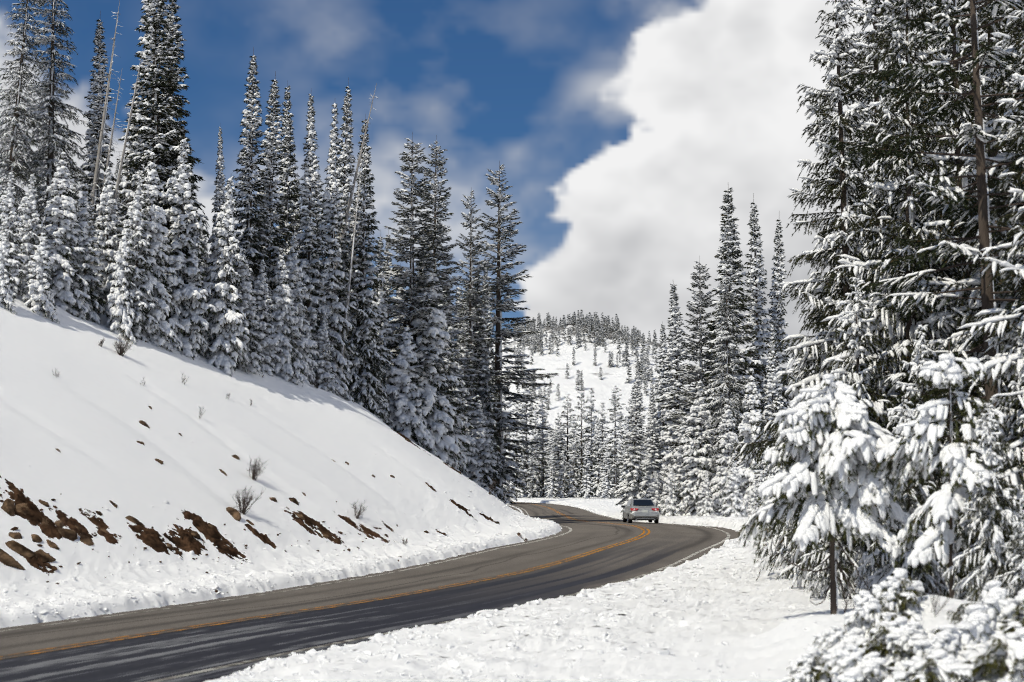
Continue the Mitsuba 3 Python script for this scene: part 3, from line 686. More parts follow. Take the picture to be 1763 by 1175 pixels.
stand([
    ('k_fir_a', 'fir_tree', 1100, 620, 128, 1.0, 'dark grey fir behind the car, left of the snow loaded one'),
    ('k_fir_c', 'fir_tree', 1122, 662, 116, 1.1, 'snow loaded fir directly above the car'),
    ('k_fir_a', 'fir_tree', 1140, 560, 132, 1.1, 'fir half hidden left of the blunt-topped fir behind the car'),
    ('k_fir_a', 'fir_tree', 1160, 488, 122, 1.3, 'blunt-topped fir behind the car, leftmost of the tall right bank trees'),
    ('k_pine_a', 'pine_tree', 1204, 450, 112, 0.95, 'ragged thin pine left of the tallest right bank spire'),
    ('k_fir_dark', 'fir_tree', 1256, 322, 104, 1.02, 'tallest pointed spire of the right bank, standing against the cloud'),
    ('k_fir_b', 'fir_tree', 1298, 343, 110, 0.95, 'second spire just right of the tallest one on the right bank'),
    ('k_fir_b', 'fir_tree', 1342, 372, 112, 0.85, 'partly hidden spire right of the second spire on the right bank'),
    ('k_bare', 'pine_tree', 1251, 470, 98, 0.9, 'pale bare trunk with snowy limbs in front of the tallest right bank spire'),
    ('k_small_a', 'small_fir', 1180, 720, 104, 1.2, 'snow covered fir right above the roof of the car'),
    ('k_small_b', 'small_fir', 1205, 655, 100, 1.2, 'snow covered fir below the ragged thin pine'),
    ('k_small_a', 'small_fir', 1252, 690, 92, 1.0, 'snow covered fir at the foot of the pale bare trunk'),
    ('k_small_c', 'small_fir', 1155, 800, 100, 1.1, 'low green and white fir beside the right flank of the car'),
    ('k_small_c', 'small_fir', 1128, 810, 112, 1.2, 'low snowy fir peeping over the car'),
    ('k_small_c', 'small_fir', 1215, 810, 90, 1.0, 'low snowy fir at the outside of the bend'),
    ('k_small_a', 'small_fir', 1292, 640, 86, 0.9, 'tall snow loaded young fir at the outer road edge'),
    ('k_small_c', 'small_fir', 1262, 790, 82, 1.05, 'rounded snow laden fir at the outer edge of the bend'),
    ('k_small_b', 'small_fir', 1318, 740, 70, 0.9, 'snow laden fir behind the end of the snow bank'),
    ('k_small_a', 'small_fir', 1345, 700, 62, 0.85, 'snow laden fir left of the near dark conifers'),
    ('k_small_c', 'small_fir', 1375, 800, 54, 0.9, 'low snow laden fir behind the near sapling with the bare stem'),
    ('k_fir_c', 'fir_tree', 1330, 560, 88, 0.9, 'fir filling the gap below the second spire'),
    ('k_fir_a', 'fir_tree', 1226, 560, 112, 1.0, 'fir between the ragged pine and the tallest spire'),
    ('k_small_c', 'small_fir', 1300, 820, 66, 0.9, 'small snowy fir where the snow bank meets the right wood'),
    # near conifers on the right
    ('k_near_fir', 'near_conifer', 1432, -60, 34, 0.92, 'near dark conifer at the left edge of the right stand, its outline stepped with tiers'),
    ('k_near_fir', 'near_conifer', 1560, -230, 31, 0.8, 'near dark conifer, second from the left of the right stand'),
    ('k_near_pine', 'near_pine', 1668, -330, 27, 1.0, 'near pine with a snow streaked trunk and long bare limbs'),
    ('k_near_fir', 'near_conifer', 1640, -300, 36, 0.9, 'near dark conifer behind the limbs of the snow streaked pine'),
    ('k_near_fir', 'near_conifer', 1775, -320, 30, 0.9, 'near dark conifer cut by the right picture edge'),
    ('k_near_fir', 'near_conifer', 1700, -280, 40, 1.0, 'dark conifer deep behind the snow streaked pine'),
    ('k_near_low', 'young_conifer', 1475, 480, 29, 0.9, 'young snow covered conifer behind the sapling with the bare stem'),
    ('k_near_low', 'young_conifer', 1590, 560, 26, 0.8, 'young conifer with snowy boughs behind the thin sapling'),
    ('k_near_low', 'young_conifer', 1380, 610, 40, 0.85, 'young snowy conifer left behind the sapling with the bare stem'),
    ('k_near_low', 'young_conifer', 1755, 560, 24, 0.8, 'young conifer with snowy boughs at the right picture edge'),
    ('k_near_fir', 'near_conifer', 1500, -150, 38, 0.9, 'near dark conifer deep between the first two of the right stand'),
    ('k_near_fir', 'near_conifer', 1800, -250, 24, 0.85, 'nearest dark conifer, only its left boughs reaching into the right picture edge'),
    ('k_near_low', 'young_conifer', 1700, 700, 19.5, 0.8, 'young conifer right of the thin sapling, below the snow streaked pine'),
    ('k_near_low', 'young_conifer', 1560, 690, 23, 0.75, 'young conifer filling the gap between the two near saplings'),
    ('k_near_low', 'young_conifer', 1770, 830, 17.5, 0.8, 'young conifer in the lower right corner behind the bushes'),
    ('k_near_low', 'young_conifer', 1440, 760, 27, 0.8, 'young conifer close behind the stem of the bare-stemmed sapling'),
    ('k_near_low', 'young_conifer', 1530, 780, 24, 0.7, 'low shaded conifer between the two near saplings'),
    ('k_sapling', 'sapling', 1425, 648, 21.5, 1.0, 'near sapling with a bare snow streaked stem and a white umbrella of boughs'),
    ('k_sapling_thin', 'sapling', 1638, 596, 20, 1.0, 'thin near sapling with few snow heaped boughs, right of the bare-stemmed one'),
])
# snow heaped bushes at the bottom right
for k, (px, py, h, w, lab) in enumerate([
        (1455, 1135, 0.36, 1.4, 'snow heaped bush against the foot of the bare-stemmed sapling'), (1640, 1165, 0.5, 1.4, 'snow heaped bush just left of the foot of the thin sapling'), (1700, 1100, 0.55, 1.2, 'snow heaped bush right of the thin sapling'),
        (1530, 1150, 0.5, 1.4, 'snow heaped bush in the middle of the bottom right thicket'), (1755, 1130, 0.6, 1.3, 'snow heaped bush at the right picture edge'),
        (1400, 1172, 0.34, 1.4, 'snow buried bush at the foot of the bare-stemmed sapling'), (1505, 1090, 0.45, 1.3, 'snow heaped bush just right of the bare-stemmed sapling'),
        (1490, 1185, 0.42, 1.5, 'snow heaped bush at the bottom edge under the bare-stemmed sapling'), (1585, 1140, 0.42, 1.4, 'snow heaped bush left of the thin sapling'),
        (1670, 1140, 0.55, 1.4, 'snow heaped bush at the foot of the thin sapling'), (1735, 1190, 0.55, 1.5, 'snow heaped bush in the bottom right corner'),
        (1600, 1195, 0.40, 1.5, 'snow heaped bush at the bottom edge, left of the corner'), (1550, 1060, 0.5, 1.2, 'snowy bush in the shade between the two saplings')]):
    p = on_ground(px, py)
    put('k_bush', 'snowy_bush', p[0], p[1], h, lab, cat='bush', wide=w * 1.0, rot=50.0 * k, sink=0.1)
# leaning dead trees
for px, py, pb, d, lab, tl in [(205, 12, 188, 60, 'tallest leaning dead pole beside the narrow spire fir', 6), (209, 128, 190, 58.5, 'short leaning dead pole between the two taller poles', 7), (244, 125, 205, 57, 'leaning dead pole in front of the biggest left fir', 9),
                              (621, 300, 592, 71, 'whitened dead trunk leaning in front of the dark narrow fir', 5), (646, 176, 605, 73, 'thin dark dead pole leaning up to the right behind the twin-topped pair', 12)]:
    a, b = ray(px, py); x = a * d
    z0 = ground_z(x, d, False); h = EYE[2] + b * d - z0
    put('k_snag', 'dead_tree', x - math.tan(math.radians(tl)) * h, d, h / math.cos(math.radians(tl)), lab, cat='dead tree', tilt=(tl, 0), wide=0.8, rot=70.0 * tl)
for x, y, h, lab in ((-3.6, 117, 19, 'tall dark fir hidden behind the open pines, its shadow lying over the road'), (-6.2, 120, 20, 'tallest fir hidden behind the thin sparse pine'), (-2.4, 123, 17, 'dark fir just left of the far road, behind the open pine')):
    put('k_fir_dark', 'fir_tree', x, y, h, lab, wide=1.25, rot=20.0 * x)
# trees of the far hillside
n_hill, tries, KEYS = 0, 0, []
rh = np.random.default_rng(9)
while n_hill < 420 and tries < 60000:
    tries += 1
    px, d = rh.uniform(885, 1130), 880 + 690 * rh.uniform(0, 1) ** 0.6
    a, _ = ray(px, 650)
    x = a * d
    z = float(hill_z(np.array([x]), np.array([d]))[0])
    py = 820 - (z - EYE[2]) / d * 2449
    dens = 0.26 if d > 1400 else 0.17
    n_ = meshkit.noise(np.array([x / 34.0, d / 60.0, 0.0]), 12)
    if n_ > 0.60: dens = max(dens, 0.8)
    if x < 40 and 1130 < d < 1420 and n_ > 0.36: dens = max(dens, 0.8)
    if d < 1080 and n_ > 0.55: dens = max(dens, 0.5)
    if rh.random() > dens or py > 745: continue
    hgt, wid, rot_ = rh.uniform(9, 17), float(rh.uniform(0.85, 1.25)), float(rh.uniform(0, 360))
    if n_hill < 300:
        put('k_hill_%s' % 'abc'[n_hill % 3], 'hill_conifer', x, d, hgt, 'tiny grey conifer on the snowy mountain', group='tiny conifers scattered over the mountain', z=z, sink=0.5, wide=wid, rot=rot_)
    else:
        sc_ = hgt / 12
        scene['hill_wood__%03d' % (n_hill - 299)] = {'type': 'instance', 'shapegroup': {'type': 'ref', 'id': 'k_hill_%s' % 'abc'[n_hill % 3]}, 'to_world': T().translate([x, d, z - 0.5]).rotate([0, 0, 1], rot_).scale([sc_ * wid, sc_ * wid, sc_])}
    n_hill += 1
labels['hill_wood'] = {'label': 'far-off conifer wood along the crest and flanks of the mountain', 'category': 'wood', 'kind': 'stuff'}

# ------------------------------------------------------------------ rocks, bare earth, brush on the cut slope
def slope_frame(x, y):
    e = 0.25
    gx_ = (ground_z(x + e, y, False) - ground_z(x - e, y, False)) / (2 * e); gy_ = (ground_z(x, y + e, False) - ground_z(x, y - e, False)) / (2 * e)
    n = norm(np.array([-gx_, -gy_, 1.0]))
    fall = norm(np.array([n[0], n[1], 0.0])) if np.hypot(n[0], n[1]) > 0.05 else np.array([0.9, -0.4, 0.0])
    return n, fall, np.array([-fall[1], fall[0], 0.0])


def earth_mesh(c, length, width, lift, seed):
    n, fd, cd = slope_frame(c[0], c[1])
    rng = np.random.default_rng(seed)
    nr, na = 18, 64
    r = np.linspace(0, 1, nr); a = np.arange(na) * 2 * math.pi / na
    R_, A_ = np.meshgrid(r, a, indexing='ij')
    u, w = R_ * np.cos(A_) * length / 2, R_ * np.sin(A_) * width / 2
    w = w + 0.18 * u * rng.uniform(-0.6, 1.0)
    p = np.stack([c[0] + fd[0] * u + cd[0] * w, c[1] + fd[1] * u + cd[1] * w, 0 * u], -1)
    z = height(p[..., 0].ravel(), p[..., 1].ravel()).reshape(u.shape)
    q = p * 3.0 / max(width, 0.35) * 0.7 + seed * 3.7
    nz = meshkit.fbm(q, 4, seed) - 0.5
    nz2 = meshkit.fbm(p * 7.0 + seed, 3, seed + 1) - 0.5
    nz3 = meshkit.fbm(p * 19.0 + seed, 2, seed + 2) - 0.5
    z = z + lift * (0.8 - 1.3 * R_ ** 2) + lift * 4.2 * nz + lift * 2.6 * nz2 + lift * 1.5 * nz3 - 0.08 * R_ ** 4
    v = np.concatenate([p[..., :2], z[..., None]], -1).reshape(-1, 3)
    i, j = np.meshgrid(np.arange(nr - 1), np.arange(na), indexing='ij')
    q = np.stack([i * na + j, (i + 1) * na + j, (i + 1) * na + (j + 1) % na, i * na + (j + 1) % na], -1).reshape(-1, 4)
    return v, np.vstack([q[:, [0, 1, 2]], q[:, [0, 2, 3]]])


ICO = trimesh.creation.icosphere(subdivisions=3)


def rock_mesh(seed, size, flat=0.7):
    rng = np.random.default_rng(seed)
    d = np.array(ICO.vertices)
    N = norm(rng.normal(size=(11, 3))); h = rng.uniform(0.5, 1.0, 11)
    r = np.min(h / np.maximum(d @ N.T, 0.12), axis=1)
    v = d * np.minimum(r, 1.25)[:, None]
    v = v * (1 + 0.30 * (meshkit.fbm(d * 2.6 + seed, 4, seed) - 0.5))[:, None]
    return v * np.array(size) * [1, 1, flat] / 2, np.array(ICO.faces)


def add_rock(px, py, wpx, hpx, seed, label, group=None, name='rock', turn=0.0, m='m_rock'):
    c = on_ground(px, py); s = c[1] / 2449.0
    n, fd, cd = slope_frame(c[0], c[1])
    v, f = rock_mesh(seed, (hpx * s * 1.25, wpx * s * 1.1, min(wpx, hpx) * s * 1.0))
    t = norm(fd - n * (fd @ n)); b = np.cross(n, t)
    ct, st = math.cos(turn), math.sin(turn)
    t, b = t * ct + b * st, b * ct - t * st
    P = np.array([c[0], c[1], ground_z(c[0], c[1])]) + v[:, :1] * t + v[:, 1:2] * b + v[:, 2:] * n + n * -0.08 * min(wpx, hpx) * s
    key = numbered(name)
    scene[key] = mikit.ply((P, f), m, smooth=28)
    labels[key] = {'label': label, 'category': 'rock'}
    if group: labels[key]['group'] = group


# (px, py, length down the slope and width in photograph pixels)
EARTH = [(24, 868, 86, 46, 'dark earth bank around the big rocks at the left picture edge'), (72, 905, 60, 30, 'dark earth hollow between the left edge rocks'), (120, 905, 74, 26, 'dark earth streak right of the left edge rocks'),
         (70, 975, 44, 30, 'dark earth pocket under the lowest left boulders'), (165, 900, 72, 20, 'narrow earth streak left of the lone dark boulder'), (186, 925, 52, 18, 'lower end of the narrow earth streak left of the lone dark boulder'),
         (270, 935, 64, 40, 'brown earth patch left of the wide bare patch'), (318, 932, 70, 44, 'wide bare earth patch below the smooth middle slope'), (352, 910, 86, 30, 'upper part of the long diagonal earth gash'),
         (392, 950, 74, 28, 'lower part of the long diagonal earth gash'), (452, 930, 46, 18, 'thin earth streak right of the long diagonal gash'), (520, 900, 60, 30, 'earth patch under the tan flat stone'),
         (555, 912, 74, 20, 'long thin earth streak below the two dark stones'), (573, 930, 40, 12, 'thin tail of the long earth streak'), (610, 905, 60, 18, 'reddish earth streak under the low twigs'), (640, 920, 62, 14, 'reddish earth streak right of the low twigs'),
         (568, 918, 30, 12, 'small earth scar on the verge slope'), (706, 762, 76, 16, 'bare earth strip under the crest near the bend'), (750, 778, 56, 20, 'bare earth strip at the slope shoulder beside the dark firs'), (731, 772, 30, 11, 'small earth scar left of the slope shoulder'),
         (778, 808, 26, 12, 'earth scar on the slope shoulder, lowest of three'), (795, 878, 46, 16, 'earth scar in the snow left of the bend'), (848, 900, 34, 12, 'earth scar at the slope foot by the bend'), (742, 843, 20, 8, 'little earth scar below the slope shoulder'),
         (900, 927, 34, 9, 'flat earth patch on the snow tongue inside the bend'), (672, 912, 26, 9, 'little earth scar low on the slope before the bend'), (760, 920, 26, 9, 'little earth scar near the road before the bend')]
for k, (px, py, ln, wd, lab) in enumerate(EARTH):
    c = on_ground(px, py); s = c[1] / 2449.0
    key = numbered('earth_patch')
    scene[key] = mikit.ply(earth_mesh(c, ln * s * 1.55, wd * s * 2.2, 0.035 + 0.0012 * wd, 60 + k), 'm_earth', smooth=40)
    labels[key] = {'label': lab, 'category': 'bare earth'}
rk = np.random.default_rng(88)
KX, KS = [], []
for px, py, ln, wd, _ in EARTH[:16]:                          # crumbs of soil and stone that slid out of the bare patches
    for q in range(int(4 + ln / 12)):
        g = rk.normal(0, 1, 2) * [ln * 0.55, ln * 0.38] + [ln * 0.3, ln * 0.30]
        c = on_ground(px + g[0], py + g[1])
        KX.append([c[0], c[1], ground_z(c[0], c[1])]); KS.append(rk.lognormal(-0.1, 0.5) * 2.2 * c[1] / 2449.0)
KX, KS = np.array(KX), np.array(KS)
kv, kf = lumps(KX, norm(rk.normal(size=(len(KX), 3)) * [1, 1, 0.4]), KS * rk.uniform(0.9, 1.8, len(KS)), KS, KS * 0.7, rk, 1, 0.4)
scene['soil_crumbs'] = mikit.ply((kv, kf), 'm_earth', smooth=30)
labels['soil_crumbs'] = {'label': 'dark crumbs of soil and stone scattered below the bare patches of the slope', 'category': 'soil', 'kind': 'stuff'}
ROCKS = [(14, 878, 44, 40, 'broad rusty brown rock at the left picture edge'), (8, 968, 46, 54, 'round tan boulder at the left picture edge, lowest one'), (45, 885, 34, 30, 'dark brown rock right of the broad rusty one'), (38, 955, 36, 44, 'cracked boulder right of the round tan one'),
         (76, 900, 32, 28, 'squarish brown rock in the middle of the left rocks'), (112, 925, 36, 34, 'brown rock right of the squarish one'), (150, 935, 26, 26, 'rounded grey-brown rock at the right end of the left rocks'), (78, 868, 14, 18, 'small rock above the squarish brown rock'),
         (74, 962, 30, 34, 'dark rock under the snow cap among the left rocks'), (92, 940, 22, 26, 'narrow rock below the squarish brown rock'), (228, 898, 20, 32, 'lone dark boulder in the snow below the slope'), (403, 890, 28, 30, 'dark boulder under the twiggy bush'),
         (430, 903, 12, 18, 'thin stone right of the dark boulder under the bush'), (366, 912, 22, 16, 'tan stone in the long diagonal earth gash'), (398, 942, 14, 14, 'orange stone low in the long diagonal earth gash'), (468, 862, 16, 15, 'tan flat stone half sunk in snow'),
         (508, 864, 16, 16, 'larger of two dark stones above the long earth streak'), (524, 851, 7, 9, 'smaller of two dark stones above the long earth streak'), (515, 888, 18, 20, 'rust coloured stone in the earth patch'), (246, 731, 14, 26, 'tan slab standing out high on the smooth slope'),
         (244, 768, 16, 10, 'sliver of tan stone below the high tan slab'), (272, 796, 14, 14, 'lower sliver of tan stone on the smooth slope'), (259, 702, 10, 8, 'dark stone chip just above the high tan slab'), (311, 750, 7, 9, 'dark stone chip right of the high tan slab'),
         (100, 780, 8, 13, 'dark stone chip far left on the smooth slope'), (405, 789, 12, 12, 'brown stone left of the upper twiggy bush'), (384, 817, 9, 15, 'dark stone with a snow hood left of the twiggy bushes'), (197, 874, 10, 16, 'narrow dark stone beside the lone dark boulder'),
         (642, 822, 6, 7, 'dark chip in the middle of the bend slope'), (598, 803, 7, 10, 'dark chip left in the middle of the bend slope'), (575, 795, 6, 9, 'dark chip highest in the middle of the bend slope'), (676, 823, 10, 7, 'dark sliver right in the middle of the bend slope')]
ROCKS += [(100, 905, 20, 22, 'small brown rock between the squarish rock and its right neighbour'), (132, 912, 16, 20, 'small rock above the rounded grey-brown one'), (60, 930, 22, 18, 'flat dark rock in the middle of the left edge rocks'), (22, 925, 26, 22, 'dark rock between the broad rusty one and the round tan boulder'),
          (178, 915, 14, 18, 'small stone in the narrow earth streak'), (290, 945, 16, 16, 'stone in the earth patch left of the wide bare patch'), (335, 925, 20, 16, 'brown stone at the top of the wide bare patch'), (560, 925, 16, 12, 'stone in the long thin earth streak'), (700, 760, 14, 10, 'brown stone in the bare strip under the crest')]
for k, (px, py, w, h, lab) in enumerate(ROCKS):
    add_rock(px, py, w, h, 300 + k, lab, turn=0.3 * math.sin(k * 2.1))


def bush_mesh(c, h, spread, n, seed, lean=(0, 0), thick=0.006):
    rng = np.random.default_rng(seed)
    P, Rr = [], []
    for k in range(n):
        a = rng.uniform(0, 2 * math.pi); tilt = spread * rng.uniform(0.15, 1.0)
        dirv = np.array([math.cos(a) * tilt + lean[0], math.sin(a) * tilt + lean[1], 1.0]); L = h * rng.uniform(0.55, 1.05)
        st = np.array([c[0] + rng.normal(0, 0.05), c[1] + rng.normal(0, 0.05), c[2] - 0.05])
        u = np.linspace(0, 1, 6)[:, None]
        p = st + norm(dirv) * L * u + rng.normal(0, 0.03, (6, 3)) * L * u + np.array([0, 0, -0.15 * L]) * u ** 2 * tilt
        P.append(p); Rr.append(np.linspace(thick * 1.5, thick * 0.6, 6))
        for j in range(4):
            u0 = rng.integers(2, 5); b0 = p[u0]
            d2 = norm(norm(dirv) + rng.normal(0, 0.55, 3)); L2 = L * rng.uniform(0.15, 0.38)
            P.append(b0 + d2 * L2 * u + rng.normal(0, 0.02, (6, 3)) * L2 * u); Rr.append(np.linspace(thick, thick * 0.5, 6))
    return tubes(np.array(P), np.array(Rr), 4)


for k, (px, py, hpx, n, sp, lab, nm) in enumerate([
        (207, 612, 34, 34, 0.7, 'leafless bush high on the smooth slope near the crest', 'leafless_bush'), (172, 596, 18, 8, 0.6, 'few bare twigs just left of the high leafless bush', 'leafless_bush'), (436, 826, 38, 26, 0.7, 'upper of the two leafless bushes on the middle slope', 'leafless_bush'),
        (418, 884, 46, 34, 0.8, 'lower of the two leafless bushes, above the dark boulder', 'leafless_bush'), (614, 893, 40, 14, 1.1, 'low bare twigs lying over the reddish earth streak', 'leafless_bush'), (695, 940, 18, 9, 1.4, 'bare twigs at the slope foot left of the bend', 'leafless_bush'),
        (842, 852, 26, 8, 0.4, 'bare twigs at the end of the cut slope by the bend', 'leafless_bush'), (660, 690, 40, 12, 0.9, 'bare brush on the crest left of the broad pines', 'leafless_bush'), (545, 668, 26, 9, 1.2, 'bare brush on the crest under the snowy spire', 'leafless_bush'),
        (1462, 1062, 62, 12, 0.8, 'dark bare twigs right of the stem of the bare-stemmed sapling', 'leafless_bush'), (1610, 1060, 70, 9, 0.7, 'dark bare twigs left of the thin sapling', 'leafless_bush'), (1720, 1060, 80, 9, 0.8, 'dark bare twigs right of the thin sapling', 'leafless_bush'), (1515, 1100, 50, 8, 0.9, 'dark bare twigs poking from the bottom right thicket', 'leafless_bush'),
        (96, 648, 18, 5, 0.9, 'dry stalks on the upper left slope', 'dry_stalks'), (315, 665, 22, 5, 0.5, 'dry stalks in the middle of the upper slope', 'dry_stalks'), (245, 660, 16, 4, 0.5, 'dry stalks below the high leafless bush', 'dry_stalks'),
        (345, 720, 20, 4, 0.9, 'long dry grass blades right of the high tan slab', 'dry_stalks'), (430, 700, 14, 4, 0.5, 'dry stalks below the crest in the middle of the slope', 'dry_stalks'), (390, 690, 14, 4, 0.6, 'dry stalks left of the middle of the slope crest', 'dry_stalks')]):
    c = on_ground(px, py); s = c[1] / 2449.0
    c[2] = ground_z(c[0], c[1])
    key = numbered(nm)
    scene[key] = mikit.ply(bush_mesh(c, hpx * s * 1.15, sp, n, 700 + k, lean=(0.25, -0.1), thick=(0.0062 if nm == 'leafless_bush' else 0.005) * c[1] / 45), 'm_twig', smooth=True)
    labels[key] = {'label': lab, 'category': 'bush' if nm == 'leafless_bush' else 'dry grass'}
# the dead limbs on the bare stem of the sapling
sap = np.array(scene['sapling']['to_world'].matrix)[:3, 3]
rs = np.random.default_rng(4)
LIMBS = [[(0, 0, 1.05), (-0.35, -0.05, 0.98), (-0.62, -0.08, 1.08), (-0.86, -0.1, 1.32), (-0.95, -0.1, 1.60)], [(0, 0, 1.62), (-0.2, -0.1, 1.70), (-0.45, -0.15, 1.62), (-0.75, -0.2, 1.60)], [(0, 0, 1.55), (-0.15, -0.1, 1.72), (-0.40, -0.12, 1.86), (-0.55, -0.15, 1.98)],
         [(0, 0, 0.85), (-0.15, -0.1, 0.62), (-0.22, -0.1, 0.5), (-0.4, -0.15, 0.55)], [(0, 0, 1.3), (-0.12, -0.1, 1.15), (-0.3, -0.1, 1.05), (-0.42, -0.12, 1.07)], [(0, 0, 1.2), (0.15, -0.1, 0.9), (0.3, -0.12, 0.65), (0.42, -0.1, 0.40)],
         [(0, 0, 1.5), (0.2, -0.1, 1.2), (0.38, -0.1, 0.9), (0.6, -0.1, 0.55)], [(0, 0, 0.95), (0.1, -0.12, 0.75), (0.14, -0.12, 0.5), (0.10, -0.1, 0.3)]]
for k, L in enumerate(LIMBS):
    P = np.array(L, float); uu = np.linspace(0, 1, len(P)); fine = np.linspace(0, 1, 12)
    P = np.stack([PchipInterpolator(uu, P[:, c])(fine) for c in range(3)], 1) + sap + rs.normal(0, 0.008, (12, 3))
    scene['sapling__dead_limb' + ('_%03d' % k if k else '')] = mikit.ply(tube(P, np.linspace(0.014, 0.005, 12), 6), 'm_twig', smooth=True)

# ------------------------------------------------------------------ ploughed clods on both verges
rc = np.random.default_rng(15)
CX, CY, CS = [], [], []
for sign, n in ((1, 6500), (-1, 9500)):
    t_ = rc.uniform(0, 1, n) ** 1.3
    i = np.searchsorted(PATH[:, 1], 16 + t_ * 75)
    off = np.where(sign > 0, OFF_L[i] + 0.36, OFF_R[i])
    o = sign * (off + 0.15 + rc.exponential(0.9 if sign > 0 else 2.2, n))
    p = PATH[i] + NORM[i] * o[:, None] + rc.normal(0, 0.1, (n, 2))
    CX.append(p[:, 0]); CY.append(p[:, 1]); CS.append(rc.lognormal(-3.9, 0.5, n))
CX, CY, CS = map(np.concatenate, (CX, CY, CS))
CS = np.minimum(CS, 0.10)
cz = height(CX, CY) + CS * 0.25
cv, cf = lumps(np.stack([CX, CY, cz], 1), norm(rc.normal(size=(len(CX), 3)) * [1, 1, 0.35]), CS * rc.uniform(0.9, 1.6, len(CX)), CS, CS * rc.uniform(0.6, 1, len(CX)), rc, 1, 0.35)
scene['snow_clods'] = mikit.ply((cv, cf), 'm_clod', smooth=45)
labels['snow_clods'] = {'label': 'loose clods of ploughed snow along both verges of the road', 'category': 'snow', 'kind': 'stuff'}

# ------------------------------------------------------------------ the car
scene['m_paint'] = {'type': 'principled', 'base_color': rgb(0.48, 0.485, 0.48), 'metallic': 0.6, 'roughness': 0.38, 'clearcoat': 0.8, 'clearcoat_gloss': 0.9}
scene['m_glass_dark'] = {'type': 'principled', 'base_color': rgb(0.012, 0.016, 0.022), 'roughness': 0.08, 'specular': 0.6}
scene['m_tyre'] = diffuse(rgb(0.018, 0.018, 0.019))
scene['m_black'] = {'type': 'principled', 'base_color': rgb(0.02, 0.02, 0.021), 'roughness': 0.5}
scene['m_rim'] = {'type': 'principled', 'base_color': rgb(0.45, 0.45, 0.46), 'metallic': 0.8, 'roughness': 0.35}
scene['m_red_lens'] = {'type': 'principled', 'base_color': rgb(0.42, 0.012, 0.015), 'roughness': 0.12, 'clearcoat': 1.0}
scene['m_clear_lens'] = {'type': 'principled', 'base_color': rgb(0.75, 0.74, 0.74), 'roughness': 0.15, 'clearcoat': 1.0}
scene['m_plate'] = {'type': 'principled', 'base_color': rgb(0.55, 0.57, 0.55), 'roughness': 0.45}


def balls(pts, r):
    s_ = trimesh.creation.icosphere(subdivisions=2)
    return m3.Manifold.hull_points(np.vstack([np.array(s_.vertices) * r + p for p in np.array(pts, float)]).astype(np.float32))


def sym(pts): return [(x * s_, y, z) for x, y, z in pts for s_ in (-1, 1)]


lower = balls(sym([(0.82, -2.25, 0.62), (0.80, -2.18, 0.36), (0.84, -1.3, 0.32), (0.84, 1.3, 0.32), (0.78, 2.05, 0.36), (0.70, 2.25, 0.55), (0.60, -2.33, 0.50), (0.60, -2.31, 0.72), (0.86, -1.2, 0.66), (0.86, 1.1, 0.64), (0.45, 2.36, 0.5)]), 0.07)
upper = balls(sym([(0.80, -2.22, 0.80), (0.74, -2.20, 0.96), (0.62, -2.20, 0.99), (0.78, -1.4, 0.97), (0.84, -1.3, 0.70), (0.78, 0.9, 0.93), (0.70, 1.9, 0.80), (0.62, 2.15, 0.70), (0.84, 1.0, 0.66)]), 0.055)
cabin = balls(sym([(0.74, -1.80, 0.97), (0.76, -0.4, 0.98), (0.74, 1.15, 0.92), (0.57, -0.95, 1.425), (0.59, -0.2, 1.445), (0.58, 0.30, 1.42)]), 0.045)
wells = sum((m3.Manifold.cylinder(0.5, 0.365, 0.365, 28).rotate((0, 90, 0)).translate((x - 0.25, y, 0.33)) for x in (-0.95, 0.95) for y in (-1.38, 1.40)), m3.Manifold())
body = (lower + upper + cabin) - wells - m3.Manifold.cube((1.1, 0.05, 0.17), True).translate((0, -2.41, 0.80)).scale((0.52, 1, 1))
CAR = T().translate([7.92, 88.4, 0.0]).rotate([0, 0, 1], 2.0)
cm = np.array(CAR.matrix)
CARZ = float(np.interp(88.4, PATH[:, 1][: np.argmax(PATH[:, 1] > 170)], ROADZ_T[: np.argmax(PATH[:, 1] > 170)])) - 0.018 * 2.3 + 0.005
CAR = T().translate([7.92, 88.4, CARZ]).rotate([0, 0, 1], 2.0)
labels['car'] = {'label': 'silver sedan driving away around the bend in the right lane', 'category': 'car'}


def car_part(name, mesh, m, smooth=32): scene['car__' + name] = mikit.ply(mesh, m, smooth=smooth, to_world=CAR)


def panel(pts, t, m, name, out):
    """A thin rounded plate through the given points, proud of the body along 'out'."""
    P = np.array(pts, float); o = norm(np.array(out, float))
    car_part(name, m3.Manifold.hull_points(np.vstack([P + o * t, P - o * t]).astype(np.float32)), m)


def box(c, s_): return m3.Manifold.cube(tuple(s_), True).translate(tuple(c))


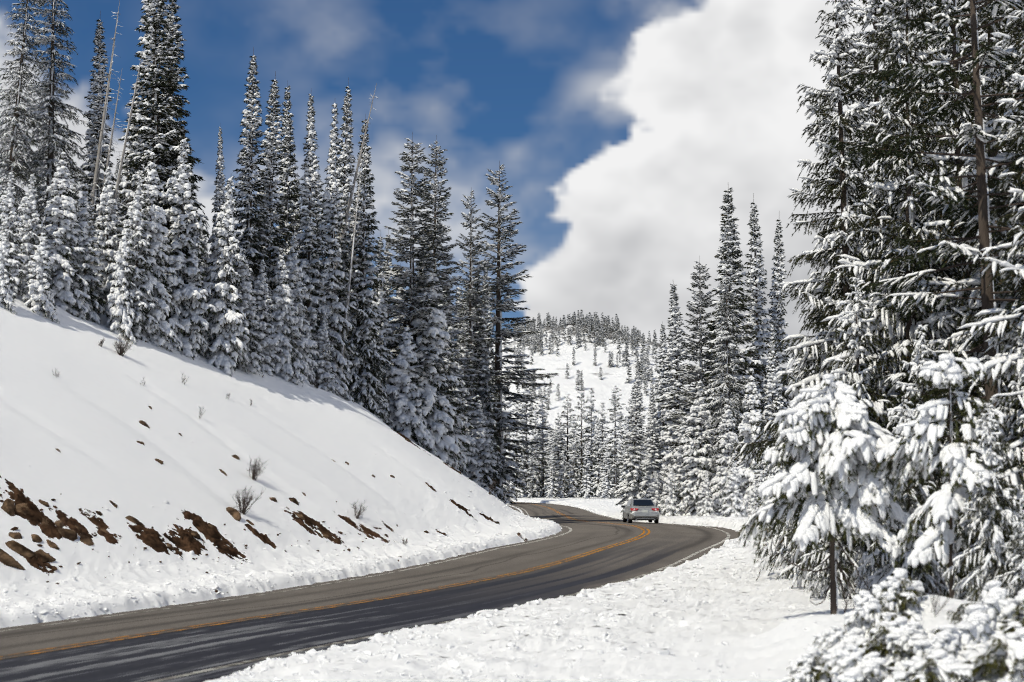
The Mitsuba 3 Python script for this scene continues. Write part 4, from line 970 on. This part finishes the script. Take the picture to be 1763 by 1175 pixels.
car_part('body', body, 'm_paint')
panel([(-0.64, -1.66, 1.085), (0.64, -1.66, 1.085), (0.535, -1.06, 1.415), (-0.535, -1.06, 1.415), (0, -1.70, 1.085), (0, -1.09, 1.43)], 0.03, 'm_glass_dark', 'rear_window', (0, -0.5, 0.86))
for s_, nm in ((-1, ''), (1, '_001')):
    panel([(s_ * 0.775, -1.35, 1.06), (s_ * 0.785, 0.75, 1.03), (s_ * 0.64, 0.22, 1.41), (s_ * 0.625, -0.90, 1.41)], 0.018, 'm_glass_dark', 'side_window' + nm, (s_ * 0.9, 0, 0.4))
    car_part('tail_light' + nm, balls([(s_ * 0.80, -2.22, 0.93), (s_ * 0.83, -2.10, 0.92), (s_ * 0.42, -2.285, 0.91), (s_ * 0.80, -2.25, 0.83), (s_ * 0.50, -2.30, 0.855)], 0.035), 'm_red_lens')
    car_part('tail_light' + nm + '__clear_lens', balls([(s_ * 0.62, -2.305, 0.895), (s_ * 0.66, -2.305, 0.875)], 0.034), 'm_clear_lens')
    car_part('reversing_lens' + nm, balls([(s_ * 0.79, -2.24, 0.775), (s_ * 0.60, -2.345, 0.775), (s_ * 0.66, -2.33, 0.735)], 0.028), 'm_clear_lens')
    car_part('mirror' + nm, balls([(s_ * 0.98, 0.62, 1.02), (s_ * 1.08, 0.60, 1.03), (s_ * 0.98, 0.66, 0.97), (s_ * 1.07, 0.64, 0.97), (s_ * 0.88, 0.68, 0.98)], 0.035), 'm_black')
    car_part('exhaust' + nm, m3.Manifold.cylinder(0.16, 0.045, 0.045, 16).rotate((90, 0, 0)).translate((s_ * 0.55, -2.28, 0.28)), 'm_rim')
    car_part('door_handle' + nm, balls([(s_ * 0.925, -0.35, 0.80), (s_ * 0.925, -0.53, 0.80)], 0.018), 'm_rim')
    for y, wn in ((-1.38, ''), (1.40, '_001')):
        k = {'': 0, '_001': 2}[nm] + {'': 0, '_001': 1}[wn]
        key = 'wheel' + ('_%03d' % k if k else '')
        ty = m3.Manifold.cylinder(0.20, 0.325, 0.325, 32).rotate((0, 90, 0)).translate((s_ * 0.80 - 0.10, y, 0.325)) - m3.Manifold.cylinder(0.5, 0.215, 0.215, 28).rotate((0, 90, 0)).translate((s_ * 0.80 - 0.25, y, 0.325))
        car_part(key + '__tyre', ty, 'm_tyre')
        rim = m3.Manifold.cylinder(0.05, 0.215, 0.215, 28).rotate((0, 90, 0)).translate((s_ * 0.855 - 0.025, y, 0.325))
        for q in range(5):
            a = q * 2 * math.pi / 5
            rim -= m3.Manifold.cylinder(0.3, 0.05, 0.05, 12).rotate((0, 90, 0)).translate((s_ * 0.855 - 0.15, y + 0.135 * math.cos(a), 0.325 + 0.135 * math.sin(a)))
        car_part(key + '__rim', rim, 'm_rim')
car_part('licence_plate', box((0, -2.388, 0.785), (0.33, 0.012, 0.155)), 'm_plate')
car_part('lower_valance', balls(sym([(0.66, -2.345, 0.36), (0.58, -2.345, 0.28), (0.72, -2.30, 0.42)]), 0.045), 'm_black')
car_part('valance_strip', balls(sym([(0.50, -2.395, 0.33)]), 0.02), 'm_rim')
car_part('boot_lip', balls(sym([(0.60, -2.235, 1.045), (0.2, -2.265, 1.05)]), 0.016), 'm_paint')
car_part('boot_emblem', balls(sym([(0.03, -2.262, 0.975)]), 0.02), 'm_rim')
car_part('underbody', box((0, 0.0, 0.27), (1.3, 4.0, 0.10)), 'm_black')
